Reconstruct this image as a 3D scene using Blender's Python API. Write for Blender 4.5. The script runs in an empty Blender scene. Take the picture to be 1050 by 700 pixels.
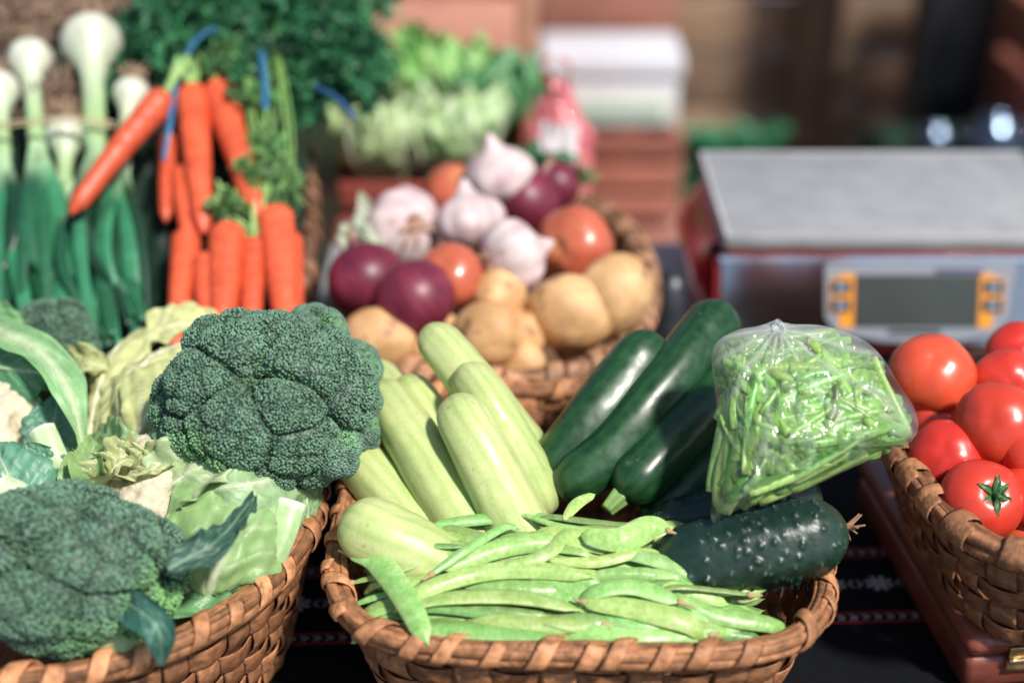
import bpy, math, random
import numpy as np
from mathutils import Vector, Matrix, noise as mn

random.seed(7); RNG = np.random.default_rng(11)
SC = bpy.context.scene; COL = SC.collection
PI = math.pi
R = math.radians
# ------------------------------------------------------------------ camera geometry
CAM_Z, PITCH, FPX = 0.69, R(29), 1458.0
CAMP = np.array([0, 0, CAM_Z])
FW = np.array([0, math.cos(PITCH), -math.sin(PITCH)]); UP = np.array([0, math.sin(PITCH), math.cos(PITCH)])
def U(px, py, z):
    """point of the place at height z seen at photo pixel (px,py)"""
    d = FW + np.array([(px-525)/FPX, 0, 0]) + UP*((350-py)/FPX)
    return CAMP + d*((z-CAM_Z)/d[2])
def UY(px, py, y):
    d = FW + np.array([(px-525)/FPX, 0, 0]) + UP*((350-py)/FPX)
    return CAMP + d*(y/d[1])
def dep(p): return float(np.dot(np.asarray(p)-CAMP, FW))
def pxr(p, r): return r*dep(p)/FPX
def nrm(v):
    v = np.asarray(v, float); return v/(np.linalg.norm(v, axis=-1, keepdims=True)+1e-12)

# ------------------------------------------------------------------ materials
def mat(name, base=(1,1,1), rough=.5, spec=.5, nscale=0, namp=.15, bump=0, bscale=200, sss=0, sssr=(1,.5,.3), metal=0,
        coat=0, attr=True, detail=4, stretch=None, transl=0, sheen=0, rvar=0, blem=None):
    m = bpy.data.materials.new(name); m.use_nodes = True
    nt = m.node_tree; N = nt.nodes; L = nt.links
    b = N['Principled BSDF']
    b.inputs['Roughness'].default_value = rough
    b.inputs['Specular IOR Level'].default_value = spec
    b.inputs['Metallic'].default_value = metal
    b.inputs['Coat Weight'].default_value = coat
    b.inputs['Coat Roughness'].default_value = .08
    if sheen: b.inputs['Sheen Weight'].default_value = sheen
    tc = N.new('ShaderNodeTexCoord'); mp = N.new('ShaderNodeMapping')
    L.new(tc.outputs['Object'], mp.inputs['Vector'])
    if stretch: mp.inputs['Scale'].default_value = stretch
    rgb = N.new('ShaderNodeRGB'); rgb.outputs[0].default_value = (*base, 1)
    col = rgb.outputs[0]
    if attr:
        a = N.new('ShaderNodeVertexColor'); a.layer_name = 'col'
        mx = N.new('ShaderNodeMix'); mx.data_type = 'RGBA'; mx.blend_type = 'MULTIPLY'; mx.inputs['Factor'].default_value = 1
        L.new(col, mx.inputs[6]); L.new(a.outputs['Color'], mx.inputs[7]); col = mx.outputs[2]
    if nscale:
        n = N.new('ShaderNodeTexNoise'); n.inputs['Scale'].default_value = nscale; n.inputs['Detail'].default_value = detail
        L.new(mp.outputs[0], n.inputs['Vector'])
        mr = N.new('ShaderNodeMapRange'); mr.inputs['From Min'].default_value = .3; mr.inputs['From Max'].default_value = .7
        mr.inputs['To Min'].default_value = 1-namp; mr.inputs['To Max'].default_value = 1+namp
        L.new(n.outputs['Fac'], mr.inputs['Value'])
        vm = N.new('ShaderNodeVectorMath'); vm.operation = 'SCALE'
        L.new(col, vm.inputs[0]); L.new(mr.outputs[0], vm.inputs['Scale']); col = vm.outputs[0]
        if rvar:
            r2 = N.new('ShaderNodeMapRange'); r2.inputs['From Min'].default_value = .3; r2.inputs['From Max'].default_value = .7
            r2.inputs['To Min'].default_value = rough-rvar; r2.inputs['To Max'].default_value = rough+rvar
            L.new(n.outputs['Fac'], r2.inputs['Value']); L.new(r2.outputs[0], b.inputs['Roughness'])
    if blem:      # small marks: (scale, threshold, colour, strength)
        nb_ = N.new('ShaderNodeTexNoise'); nb_.inputs['Scale'].default_value = blem[0]; nb_.inputs['Detail'].default_value = 6; nb_.inputs['Roughness'].default_value = .7; nb_.inputs['Distortion'].default_value = .8
        L.new(tc.outputs['Object'], nb_.inputs['Vector'])
        mb_ = N.new('ShaderNodeMapRange'); mb_.inputs['From Min'].default_value = blem[1]; mb_.inputs['From Max'].default_value = blem[1]+.04; mb_.inputs['To Max'].default_value = blem[3]
        L.new(nb_.outputs['Fac'], mb_.inputs['Value'])
        mz = N.new('ShaderNodeMix'); mz.data_type = 'RGBA'; L.new(mb_.outputs[0], mz.inputs[0]); L.new(col, mz.inputs[6]); mz.inputs[7].default_value = (*blem[2], 1); col = mz.outputs[2]
    L.new(col, b.inputs['Base Color'])
    if sss:
        b.inputs['Subsurface Weight'].default_value = sss; b.inputs['Subsurface Scale'].default_value = .006
        b.inputs['Subsurface Radius'].default_value = sssr
    if bump:
        n2 = N.new('ShaderNodeTexNoise'); n2.inputs['Scale'].default_value = bscale; n2.inputs['Detail'].default_value = 5
        L.new(mp.outputs[0], n2.inputs['Vector'])
        bp = N.new('ShaderNodeBump'); bp.inputs['Strength'].default_value = bump; bp.inputs['Distance'].default_value = .001
        L.new(n2.outputs['Fac'], bp.inputs['Height']); L.new(bp.outputs[0], b.inputs['Normal'])
    if transl:
        t = N.new('ShaderNodeBsdfTranslucent'); L.new(col, t.inputs['Color'])
        ms = N.new('ShaderNodeMixShader'); ms.inputs[0].default_value = transl
        out = N['Material Output']
        L.new(b.outputs[0], ms.inputs[1]); L.new(t.outputs[0], ms.inputs[2]); L.new(ms.outputs[0], out.inputs['Surface'])
    return m

M = {}
M['bead'] = mat('broccoli_buds', rough=.5, spec=.45, nscale=60, namp=.2)
M['stalk'] = mat('pale_stalk', rough=.45, nscale=150, namp=.12, bump=.3, sss=.15, sssr=(.5,1,.3))
M['leaf'] = mat('leaf', rough=.42, spec=.5, nscale=90, namp=.14, bump=.6, bscale=220, transl=.18)
M['curd'] = mat('cauliflower_curd', rough=.6, nscale=120, namp=.08, bump=.9, bscale=500, sss=.2, sssr=(1,.9,.6))
M['pale_skin'] = mat('pale_squash_skin', rough=.36, spec=.45, nscale=500, namp=.06, bump=.12, bscale=300, sss=.05, sssr=(.6,1,.3), rvar=.05, blem=(70, .635, (.34,.30,.12), .7))
M['dark_skin'] = mat('dark_squash_skin', blem=(90, .64, (.10,.15,.06), .6), rough=.34, spec=.6, nscale=120, namp=.22, bump=.10, bscale=90, rvar=.08)
M['cucumber'] = mat('cucumber_skin', rough=.38, spec=.6, nscale=200, namp=.25, bump=.3, bscale=400)
M['bean'] = mat('bean_pod', rough=.36, spec=.5, nscale=330, namp=.16, bump=.35, bscale=300, rvar=.08, blem=(150, .68, (.30,.24,.08), .5))
M['tomato'] = mat('tomato_skin', rough=.30, spec=.5, nscale=45, namp=.14, sss=.12, sssr=(1,.2,.1), bump=.16, bscale=70, coat=.12, rvar=.08, blem=(90, .69, (.45,.20,.06), .5))
M['carrot'] = mat('carrot_skin', rough=.42, nscale=90, namp=.16, bump=.3, bscale=200, sss=.05, blem=(80, .62, (.22,.09,.04), .6))
M['potato'] = mat('potato_skin', rough=.6, nscale=60, namp=.2, bump=.4, bscale=250, blem=(60, .6, (.25,.13,.06), .6))
M['onion'] = mat('onion_skin', rough=.42, nscale=80, namp=.2, bump=.1)
M['garlic'] = mat('garlic_skin', rough=.6, nscale=80, namp=.14, bump=.5, bscale=120, blem=(50, .6, (.36,.22,.16), .6))
M['white_bulb'] = mat('spring_onion', rough=.35, nscale=60, namp=.06, sss=.15, sssr=(1,1,.8))
M['tube_leaf'] = mat('onion_leaf', rough=.38, nscale=60, namp=.2)
M['wicker'] = mat('wicker', rough=.55, spec=.35, nscale=150, namp=.42, bump=.9, bscale=260, detail=9, blem=(45, .58, (.13,.06,.03), .55))
M['fibre'] = mat('dry_fibre', rough=.8)
M['feather'] = mat('feathery_leaf', rough=.5, transl=.2)
M['wood_red'] = mat('red_crate_wood', rough=.6, nscale=14, namp=.22, bump=.3, stretch=(1,1,6))
M['wood_old'] = mat('weathered_board', rough=.75, nscale=10, namp=.35, bump=.4, stretch=(1,1,7))
M['case'] = mat('reddish_case', rough=.38, nscale=25, namp=.4, bump=.4, bscale=120, coat=.2)
M['brass'] = mat('brass', rough=.32, metal=1, nscale=200, namp=.2)
M['steel'] = mat('steel', rough=.14, metal=1, nscale=40, namp=.06)
M['pan'] = mat('worn_steel_pan', rough=.62, metal=.2, nscale=30, namp=.08, blem=(28, .64, (.30,.30,.28), .5), detail=8, rvar=.1, bump=.05, bscale=80)
M['redbody'] = mat('red_enamel', rough=.18, coat=.5)
M['plastic'] = mat('plastic', rough=.35)
M['lcd'] = mat('lcd_glass', rough=.3, spec=.35, coat=.08, nscale=10, namp=.15)
M['foam'] = mat('foam_box', rough=.7, nscale=8, namp=.05)
M['cloth'] = mat('black_cloth', base=(1,1,1), rough=.9, nscale=900, namp=.5, bump=.6, bscale=1500, spec=.15)
M['thread'] = mat('thread', rough=.8, nscale=1500, namp=.35, bump=.5, bscale=2000)
M['tabletop'] = mat('grey_tabletop', rough=.5, nscale=12, namp=.15)
M['ground'] = mat('paving', rough=.85, nscale=3, namp=.2, bump=.3, bscale=40)

def bag_material(name, tint, white, gl):
    m = bpy.data.materials.new(name); m.use_nodes = True
    nt = m.node_tree; N = nt.nodes; L = nt.links; N.remove(N['Principled BSDF']); out = N['Material Output']
    tc = N.new('ShaderNodeTexCoord')
    a = N.new('ShaderNodeVertexColor'); a.layer_name = 'col'
    sep = N.new('ShaderNodeSeparateColor'); L.new(a.outputs['Color'], sep.inputs[0])
    n1 = N.new('ShaderNodeTexNoise'); n1.inputs['Scale'].default_value = 24; n1.inputs['Detail'].default_value = 2; n1.inputs['Distortion'].default_value = 2.2
    L.new(tc.outputs['Object'], n1.inputs['Vector'])
    bp = N.new('ShaderNodeBump'); bp.inputs['Strength'].default_value = .6; bp.inputs['Distance'].default_value = .004
    L.new(n1.outputs['Fac'], bp.inputs['Height'])
    tr = N.new('ShaderNodeBsdfTransparent'); tr.inputs[0].default_value = (*tint, 1)
    gs = N.new('ShaderNodeBsdfGlossy'); gs.inputs['Roughness'].default_value = .15; gs.inputs[0].default_value = (1,1,1,1)
    df = N.new('ShaderNodeBsdfTranslucent'); df.inputs[0].default_value = (.9,.93,.93,1)
    d2 = N.new('ShaderNodeBsdfDiffuse'); d2.inputs[0].default_value = (.85,.88,.88,1)
    L.new(bp.outputs[0], gs.inputs['Normal']); L.new(bp.outputs[0], d2.inputs['Normal'])
    fr = N.new('ShaderNodeFresnel'); fr.inputs[0].default_value = 1.45; L.new(bp.outputs[0], fr.inputs['Normal'])
    mg = N.new('ShaderNodeMath'); mg.operation = 'MULTIPLY_ADD'; mg.inputs[1].default_value = .60; mg.inputs[2].default_value = gl; mg.use_clamp = True
    L.new(fr.outputs[0], mg.inputs[0])
    s0 = N.new('ShaderNodeMixShader'); s0.inputs[0].default_value = .5; L.new(d2.outputs[0], s0.inputs[1]); L.new(df.outputs[0], s0.inputs[2])
    mw = N.new('ShaderNodeMath'); mw.operation = 'MULTIPLY'; mw.inputs[1].default_value = white; L.new(sep.outputs[0], mw.inputs[0])
    s1 = N.new('ShaderNodeMixShader'); L.new(mw.outputs[0], s1.inputs[0]); L.new(tr.outputs[0], s1.inputs[1]); L.new(s0.outputs[0], s1.inputs[2])
    s2 = N.new('ShaderNodeMixShader'); L.new(mg.outputs[0], s2.inputs[0]); L.new(s1.outputs[0], s2.inputs[1]); L.new(gs.outputs[0], s2.inputs[2])
    L.new(s2.outputs[0], out.inputs['Surface'])
    return m
M['bag'] = bag_material('clear_plastic_bag', (.985,.995,.99), .72, .004)

# ------------------------------------------------------------------ mesh helpers
class MB:
    def __init__(s): s.V = []; s.F = []; s.C = []; s.n = 0
    def add(s, V, F, C=(1,1,1)):
        V = np.asarray(V, float).reshape(-1, 3)
        C = np.asarray(C, float)
        if C.ndim == 1: C = np.tile(C, (len(V), 1))
        s.V.append(V); s.C.append(C)
        for f in (F if isinstance(F, list) else [F]):
            if len(f): s.F.append(np.asarray(f, int)+s.n)
        s.n += len(V)
        return s
def build(name, mb, m, parent=None, loc=(0,0,0), smooth=True):
    V = np.concatenate(mb.V)-np.asarray(loc, float); C = np.concatenate(mb.C)
    me = bpy.data.meshes.new(name)
    nl = sum(f.size for f in mb.F); npol = sum(len(f) for f in mb.F)
    me.vertices.add(len(V)); me.vertices.foreach_set('co', V.ravel())
    me.loops.add(nl); me.polygons.add(npol)
    li = np.concatenate([f.ravel() for f in mb.F]); tot = np.concatenate([np.full(len(f), f.shape[1]) for f in mb.F])
    st = np.concatenate([[0], np.cumsum(tot)[:-1]])
    me.loops.foreach_set('vertex_index', li); me.polygons.foreach_set('loop_start', st)
    me.polygons.foreach_set('use_smooth', np.full(npol, smooth))
    me.update(calc_edges=True); me.validate()
    at = me.color_attributes.new('col', 'FLOAT_COLOR', 'POINT')
    at.data.foreach_set('color', np.concatenate([C, np.ones((len(C), 1))], 1).ravel())
    me.materials.append(m)
    o = bpy.data.objects.new(name, me); COL.objects.link(o)
    if parent is not None: o.parent = parent
    else: o.location = loc
    return o
def tag(o, label=None, cat=None, group=None, kind=None):
    if label: o['label'] = label
    if cat: o['category'] = cat
    if group: o['group'] = group
    if kind: o['kind'] = kind
    return o
def thing(name, label, cat, loc=(0,0,0), group=None):
    o = bpy.data.objects.new(name, None); COL.objects.link(o); o.location = tuple(float(v) for v in loc)
    o.empty_display_size = .02
    return tag(o, label, cat, group)
def cr(P, n):
    """Catmull-Rom through P, n samples"""
    P = np.asarray(P, float)
    if len(P) == 2: P = np.array([P[0], P[0]*.67+P[1]*.33, P[0]*.33+P[1]*.67, P[1]])
    Q = np.vstack([2*P[0]-P[1], P, 2*P[-1]-P[-2]])
    L = np.concatenate([[0], np.cumsum(np.linalg.norm(np.diff(P, axis=0), axis=1))]); L /= L[-1]
    t = np.linspace(0, 1, n); out = []
    for u in t:
        i = min(max(int(np.searchsorted(L, u, 'right'))-1, 0), len(P)-2)
        s = (u-L[i])/(L[i+1]-L[i]+1e-9)
        a, b, c, d = Q[i], Q[i+1], Q[i+2], Q[i+3]
        out.append(.5*((2*b)+(c-a)*s+(2*a-5*b+4*c-d)*s*s+(3*b-a-3*c+d)*s**3))
    return np.array(out)
def frames(P, up=(0,0,1)):
    T = nrm(np.gradient(P, axis=0)); up = np.asarray(up, float)
    if up.ndim == 1: up = np.tile(up, (len(P), 1))
    up = nrm(up)
    S = np.cross(T, up); bad = np.linalg.norm(S, axis=1) < .05
    S[bad] = np.cross(T[bad], np.array([1, .1, 0])); S = nrm(S); N = np.cross(S, T)
    return T, S, N
def gridF(nu, nv, wrap=True):
    i, j = np.meshgrid(np.arange(nu-1), np.arange(nv if wrap else nv-1), indexing='ij')
    a = i*nv+j; b = i*nv+(j+1) % nv; c = (i+1)*nv+(j+1) % nv; d = (i+1)*nv+j
    return np.stack([a, b, c, d], -1).reshape(-1, 4)
def sweep(mb, P, rx, ry=None, nv=12, up=(0,0,1), col=(1,1,1), caps=True, disp=None, power=2):
    """tube along sampled path P; rx along side, ry along normal; col may be fn(u,th)->Nx3, disp fn(u,th)->factor"""
    P = np.asarray(P, float); n = len(P); rx = np.broadcast_to(rx, n); ry = rx if ry is None else np.broadcast_to(ry, n)
    T, S, N = frames(P, up)
    th = np.linspace(0, 2*PI, nv, endpoint=False); u = np.linspace(0, 1, n)
    UU, TH = np.meshgrid(u, th, indexing='ij')
    c, s = np.cos(TH), np.sin(TH)
    if power != 2: c = np.sign(c)*np.abs(c)**(2/power); s = np.sign(s)*np.abs(s)**(2/power)
    k = 1 if disp is None else disp(UU, TH)
    k = np.broadcast_to(k, UU.shape)
    V = P[:, None]+(k*rx[:, None]*c)[..., None]*S[:, None]+(k*ry[:, None]*s)[..., None]*N[:, None]
    C = col(UU, TH).reshape(-1, 3) if callable(col) else col
    F = [gridF(n, nv)]
    if caps: F += [np.arange(nv)[None, ::-1], (np.arange(nv)+(n-1)*nv)[None]]
    mb.add(V.reshape(-1, 3), F, C); return mb
def mixc(a, b, t):
    t = np.clip(np.asarray(t, float), 0, 1)[..., None]; return np.asarray(a)*(1-t)+np.asarray(b)*t
def sn(x, y, seed=0, k=1.):
    """cheap smooth 2-D noise of sines, about -1..1"""
    r = np.random.default_rng(seed); o = 0
    for i in range(6):
        a, b, c = r.uniform(-1, 1)*k*(1+i*.6), r.uniform(-1, 1)*k*(1+i*.6), r.uniform(0, 6.28)
        o = o+np.sin(a*x+b*y+c)
    return o/3.5
def sn3(V, seed=0, k=1.):
    r = np.random.default_rng(seed); o = 0
    for i in range(8):
        d = r.normal(size=3)*k; o = o+np.sin(V@d+r.uniform(0, 6.28))
    return o/3.5
def ico(sub=1):
    import bmesh
    bm = bmesh.new(); bmesh.ops.create_icosphere(bm, subdivisions=sub, radius=1)
    V = np.array([v.co[:] for v in bm.verts]); F = np.array([[v.index for v in f.verts] for f in bm.faces]); bm.free()
    return V, F
ICO1, ICO1F = ico(1); ICO2, ICO2F = ico(2); ICO5, ICO5F = ico(5); ICO6, ICO6F = ico(6); ICO4, ICO4F = ico(4)
def rotz_to(axis):
    a = nrm(axis); h = np.array([1., 0, 0]) if abs(a[0]) < .9 else np.array([0, 1., 0])
    x = nrm(np.cross(h, a)); y = np.cross(a, x)
    return np.stack([x, y, a], 1)     # columns; world = Rm @ local
def beads(mb, P, r, C, V0=ICO1, F0=ICO1F):
    n = len(P); k = len(V0); r = np.broadcast_to(r, n)
    V = P[:, None]+V0[None]*r[:, None, None]
    F = (F0[None]+(np.arange(n)*k)[:, None, None]).reshape(-1, 3)
    mb.add(V.reshape(-1, 3), F, np.repeat(C, k, axis=0)); return mb
def box(mb, x0, x1, y0, y1, z0, z1, col=(1,1,1), bev=.002, rot=0, piv=(0,0)):
    b = min(bev, (x1-x0)/2.1, (y1-y0)/2.1, (z1-z0)/2.1); V = []
    # chamfered box by 24 verts through convex hull-like faces
    import bmesh
    bm = bmesh.new(); bmesh.ops.create_cube(bm, size=1)
    for v in bm.verts: v.co = Vector(((x0+x1)/2+v.co.x*(x1-x0), (y0+y1)/2+v.co.y*(y1-y0), (z0+z1)/2+v.co.z*(z1-z0)))
    if b > 0: bmesh.ops.bevel(bm, geom=bm.edges[:], offset=b, segments=2, affect='EDGES', profile=.5)
    bm.verts.index_update(); V = np.array([v.co[:] for v in bm.verts])
    if rot:
        c, s = math.cos(rot), math.sin(rot); X = V[:, 0]-piv[0]; Y = V[:, 1]-piv[1]
        V[:, 0] = piv[0]+c*X-s*Y; V[:, 1] = piv[1]+s*X+c*Y
    d = {}
    for f in bm.faces: d.setdefault(len(f.verts), []).append([v.index for v in f.verts])
    bm.free(); mb.add(V, [np.array(x) for x in d.values()], col); return mb
def fib(n, cosmin=-1, jit=0, rng=RNG):
    i = np.arange(n)+.5; z = 1-(1-cosmin)*i/n; ph = i*2.399963
    if jit: z = np.clip(z+rng.normal(size=n)*jit, cosmin, 1); ph = ph+rng.normal(size=n)*jit*2
    r = np.sqrt(np.maximum(0, 1-z*z)); return np.stack([r*np.cos(ph), r*np.sin(ph), z], 1)

# ------------------------------------------------------------------ leaves
def leaf(mb, pts, w, face, cup=.2, ruffle=.12, rib=.08, cols=((.12,.28,.10),(.45,.55,.30)), seed=0, nu=64, nv=37, shape=None, ribcol=None, edge=None, pleat=.055):
    """broad leaf: pts = midrib, w = max half width, face = direction the upper side looks"""
    P = cr(pts, nu); T, S, N = frames(P, face); u = np.linspace(0, 1, nu); v = np.linspace(-1, 1, nv)
    sh = (np.sin(PI*np.clip(u*.93+.05, 0, 1)**.8)**.7) if shape is None else shape(u)
    Uu, Vv = np.meshgrid(u, v, indexing='ij')
    edn = 1+.07*sn(Uu*9, Vv*2, seed, 1.3)*np.abs(Vv)**3
    W = w*sh[:, None]*edn
    side = W*Vv
    H = cup*w*(Vv**2)*sh[:, None]+ruffle*w*np.abs(Vv)**2*sn(Uu*8+seed, Vv*3, seed+1, 1.4)+.05*w*sn(Uu*7, Vv*5, seed+3, 1.5)
    vein = np.abs(((Uu*7.0-np.abs(Vv)*1.6+.1*sn(Uu*5, Vv*5, seed+9)) % 1)-.5)*2   # 1 at vein centre
    vn = np.clip((vein-.86)/.14, 0, 1)*(1-np.abs(Vv)*.6)
    mid = np.exp(-(Vv*W/(rib*w+1e-6))**2*2.2)*(1-Uu*.8)
    H = H-pleat*w*vn*1.2-pleat*w*np.cos(vein*PI)*.5
    H = H+.018*w*sn(Uu*34, Vv*16, seed+11, 1.3)+.012*w*sn(Uu*60, Vv*30, seed+12, 1.3)
    V = P[:, None]+side[..., None]*S[:, None]+H[..., None]*N[:, None]
    C = mixc(cols[0], cols[1], np.clip(mid*1.2+vn*.75+.22*sn(Uu*9, Vv*4, seed+5, 1.3), 0, 1))
    if edge is not None: C = mixc(C, edge, np.clip((np.abs(Vv)-.86)/.14, 0, 1)*.8)
    mb.add(V.reshape(-1, 3), gridF(nu, nv, False), C.reshape(-1, 3))
    rr = rib*w*(1-u*.85)
    rc = cols[1] if ribcol is None else ribcol
    sweep(mb, P-N*(rr*.35)[:, None], rr, rr*.9, nv=10, up=face, col=rc, caps=True)
    return mb

# ------------------------------------------------------------------ broccoli
def broccoli(label, c, Rr, axis, stem_dir, seed, nb, bead, ncoarse=15, nfine=150, squash=(1,1,.9), cap=-.45, stem_len=.8, bright=(0,0,-1), stem_r=.24, amp=.17, extra=()):
    rng = np.random.default_rng(seed); c = np.asarray(c, float)
    t = thing('broccoli', label, 'broccoli', c)
    Rm = rotz_to(axis); sdv = nrm(stem_dir)
    cs = nrm(fib(ncoarse, cap+.08, .09, rng)); fs = nrm(fib(nfine, cap, .035, rng))
    csz = rng.uniform(.86, 1.14, ncoarse)
    A = 1.25*math.sqrt(2*(1-cap)/ncoarse); B = 1.2*math.sqrt(2*(1-cap)/nfine)
    chgt = rng.uniform(-.07, .07, ncoarse)
    def surf(D):
        a = np.arccos(np.clip(D@cs.T, -1, 1))/csz; i = a.argmin(1); a1 = a[np.arange(len(D)), i]
        a2 = np.partition(a, 1, axis=1)[:, 1]
        f = np.arccos(np.clip(D@fs.T, -1, 1)); fi = np.partition(f, 1, axis=1); f1, f2 = fi[:, 0], fi[:, 1]
        h = np.sqrt(np.clip(1-(a1/A)**2, 0, 1)); g = np.sqrt(np.clip(1-(f1/B)**2, 0, 1))
        gap = np.clip((a2-a1)/(.16*A), 0, 1)   # 0 in the crease between florets
        r = 1-amp+amp*h+chgt[i]-.075*(1-gap)+.075*g
        return r, i, gap, np.clip((f2-f1)/(.3*B), 0, 1)
    sq = np.array(squash)
    D = nrm(fib(nb, cap, .004, rng)+rng.normal(size=(nb, 3))*.006)
    r, i, gap, fg = surf(D)
    Pl = D*sq*(r*Rr*(1+rng.normal(size=nb)*.006))[:, None]
    P = Pl@Rm.T+c
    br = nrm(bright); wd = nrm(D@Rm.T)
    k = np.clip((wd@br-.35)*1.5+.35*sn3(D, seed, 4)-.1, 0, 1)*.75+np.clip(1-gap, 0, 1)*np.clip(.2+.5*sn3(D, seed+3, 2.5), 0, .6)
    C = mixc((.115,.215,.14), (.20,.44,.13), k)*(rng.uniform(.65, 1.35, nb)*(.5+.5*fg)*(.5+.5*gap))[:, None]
    rs = bead*rng.uniform(.8, 1.2, nb)
    for q in range(ncoarse):
        s = i == q
        if s.sum() < 20: continue
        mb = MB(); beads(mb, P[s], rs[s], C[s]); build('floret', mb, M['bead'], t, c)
    for (ec, er) in extra:      # side florets on their own little stalks
        ec = np.asarray(ec); n_ = int(nb*.8*(er/Rr)**2*1.6); D2 = nrm(fib(n_, -.95, .004, rng)+rng.normal(size=(n_, 3))*.01); gs_ = nrm(fib(20, -1, .09, rng))
        f = np.partition(np.arccos(np.clip(D2@gs_.T, -1, 1)), 1, axis=1); g = np.sqrt(np.clip(1-(f[:, 0]/.56)**2, 0, 1)); rr2 = er*(.72+.28*g)*(1+.12*sn3(D2, seed+7, 2))
        col_ = mixc((.12,.21,.16), (.19,.44,.15), np.clip(.35*(1-g)+.35*sn3(D2, seed, 3)-.05, 0, 1))*(rng.uniform(.65, 1.35, n_)*(.55+.45*g))[:, None]
        mb = MB(); beads(mb, D2*rr2[:, None]+ec, bead*rng.uniform(.8, 1.2, n_), col_); mb.add(ICO4*er*.68+ec, ICO4F, (.03,.08,.05))
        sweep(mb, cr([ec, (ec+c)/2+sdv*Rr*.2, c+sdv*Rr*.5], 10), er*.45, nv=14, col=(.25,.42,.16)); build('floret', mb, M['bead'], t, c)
    mb = MB(); r5, _, g5, _ = surf(nrm(ICO6)); V = ICO6*sq*(r5*Rr-bead*.4)[:, None]
    low = ICO6[:, 2] < cap
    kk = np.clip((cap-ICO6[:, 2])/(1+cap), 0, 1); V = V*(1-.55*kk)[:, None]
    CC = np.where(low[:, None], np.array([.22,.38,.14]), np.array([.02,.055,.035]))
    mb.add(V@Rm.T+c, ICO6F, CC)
    sd = nrm(stem_dir); pts = cr([c+sd*Rr*.3, c+sd*Rr*.8, c+sd*Rr*(.8+stem_len)], 16); u = np.linspace(0, 1, 16)
    sweep(mb, pts, Rr*stem_r*(1.5-.6*u**.5), nv=24, col=(.36,.48,.22), disp=lambda a, b: 1+.06*np.sin(b*5+a*3))
    build('stem', mb, M['stalk'], t, c)
    return t
BR1 = U(269, 410, .195)
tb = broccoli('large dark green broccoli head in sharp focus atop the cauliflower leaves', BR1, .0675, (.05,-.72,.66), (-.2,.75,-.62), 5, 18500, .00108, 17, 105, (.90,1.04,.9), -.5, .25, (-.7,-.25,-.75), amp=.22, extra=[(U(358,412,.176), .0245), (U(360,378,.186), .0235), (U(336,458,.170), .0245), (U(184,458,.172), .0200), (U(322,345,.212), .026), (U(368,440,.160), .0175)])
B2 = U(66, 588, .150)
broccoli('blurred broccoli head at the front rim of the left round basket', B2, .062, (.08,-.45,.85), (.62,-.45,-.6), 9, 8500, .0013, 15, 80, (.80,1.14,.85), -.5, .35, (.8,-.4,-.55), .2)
broccoli('small dark broccoli behind the cauliflower leaves at the left', U(48, 362, .15), .038, (.1,-.3,.95), (0,.2,-1), 13, 2600, .0012, 11, 70, (1.25,1,.8), -.4, .3)

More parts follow.
